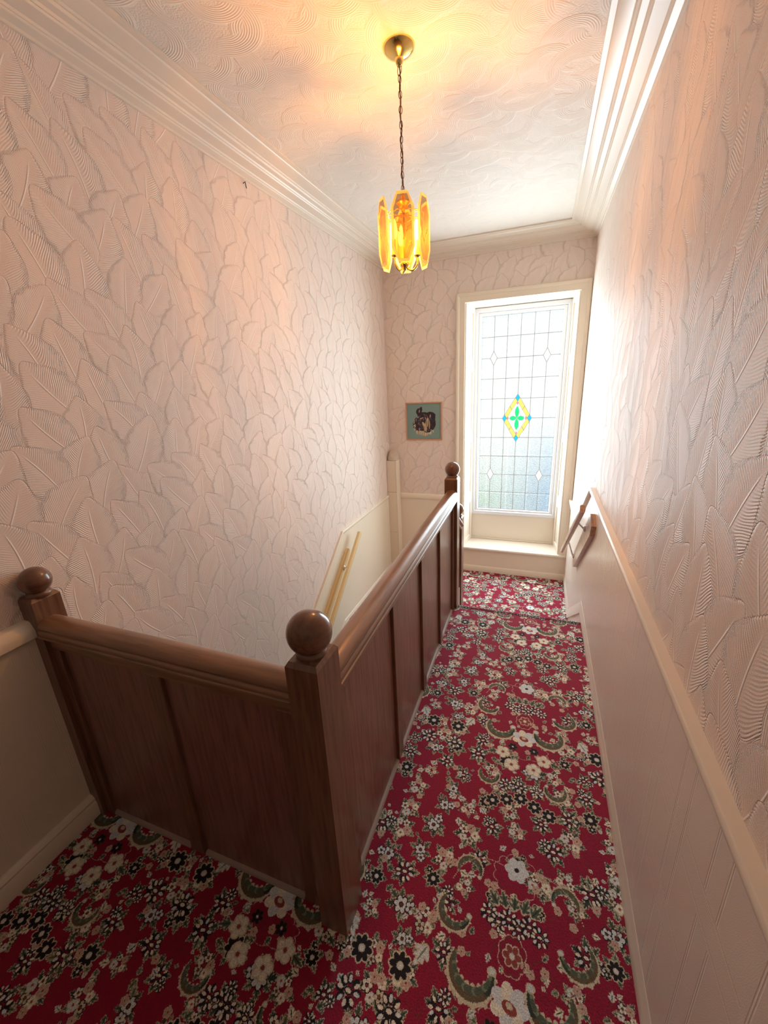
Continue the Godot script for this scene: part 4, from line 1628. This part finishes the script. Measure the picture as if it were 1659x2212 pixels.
		l.light_color = Color(1.0, 0.66, 0.30)
		l.light_energy = LAMP_E
		l.light_size = 0.015
		l.omni_range = 12.0
		l.omni_attenuation = 2.0
		l.shadow_enabled = true
		o.add_child(l, true)


# ------------------------------------------------------------------ picture, outdoors

func picture() -> void:
	var c := Vector3(-1.1945, 1.1725, ZB)
	var o := thing("framed_picture", "small square framed sewn picture of a dog's head on teal", "picture", c)
	var st := mb()
	var r := 0.201
	var f := v2([0.0, 0.0, 0.0, 0.012, -0.003, 0.015, -0.010, 0.015, -0.013, 0.010, -0.013, 0.0])
	for s in [[Vector3(-r, -r, 0), Vector3(-r, r, 0), Vector3(-1, 0, 0)], [Vector3(r, -r, 0), Vector3(r, r, 0), Vector3(1, 0, 0)], [Vector3(-r, r, 0), Vector3(r, r, 0), Vector3(0, 1, 0)], [Vector3(-r, -r, 0), Vector3(r, -r, 0), Vector3(0, -1, 0)]]:
		sweep(st, f, [s[0], s[1]], s[2], true, -1, 1)
	part(st, "frame", M.frame, o)
	st = mb()
	var q := r - 0.010
	box(st, Vector3(-q, -q, 0.001), Vector3(q, q, 0.006))
	var pic := part(st, "print", M.dog, o)
	M.dog.uv1_scale = Vector3(0.5 / q, 0.5 / q, 1)
	M.dog.uv1_offset = Vector3(0.5, 0.5, 0)


func outside() -> void:
	# what the obscured glass blurs: a pale house opposite, a hedge and a blue shed
	var st := mb()
	box(st, Vector3(-14, -3.2, -34), Vector3(12, -3.0, -5.2))
	var g := part(st, "ground", mat(Color8(226, 226, 220), 0.9))
	tag(g, "pale paved ground outside below the window", "ground", "", "structure")
	var o := thing("hedge", "tall green garden hedge blurred through the lower left panes", "hedge", Vector3(-1.62, -3, -6.6))
	st = mb()
	var rng := RandomNumberGenerator.new()
	rng.seed = 5
	for i in 60:
		var c := Vector3(rng.randf_range(-1.4, 0.72), rng.randf_range(0.2, 2.45), rng.randf_range(-0.3, 0.3))
		lathe(st, ball_profile(rng.randf_range(0.25, 0.38), 0.0, -90, 8), c, 10)
	part(st, "foliage", mat(Color8(150, 226, 66), 0.8), o)
	o = thing("shed", "tall blue garden shed blurred through the lower right panes", "shed", Vector3(1.05, -3, -8.6))
	st = mb()
	box(st, Vector3(-0.85, 0, -0.7), Vector3(0.85, 2.95, 0.7), 0.02)
	part(st, "wall", mat(Color8(84, 158, 220), 0.7), o)
	st = mb()
	prism(st, v2([-1.0, 2.9, 0.0, 3.3, 1.0, 2.9, 1.0, 2.96, 0.0, 3.37, -1.0, 2.96]), 2, -0.8, 0.8)
	part(st, "roof", mat(Color8(150, 180, 204), 0.8), o)
	o = thing("house", "pale rendered house opposite blurred through the obscured window", "house", Vector3(-4, -3, -26))
	st = mb()
	box(st, Vector3(-7, 0, -4), Vector3(8, 5.2, 4), 0.02)
	part(st, "wall", mat(Color8(248, 245, 240), 0.8), o)
	st = mb()
	prism(st, v2([4.4, 5.1, 0.0, 7.0, -4.4, 5.1]), 0, -7.3, 8.3)
	part(st, "roof", mat(Color8(214, 206, 204), 0.8), o)
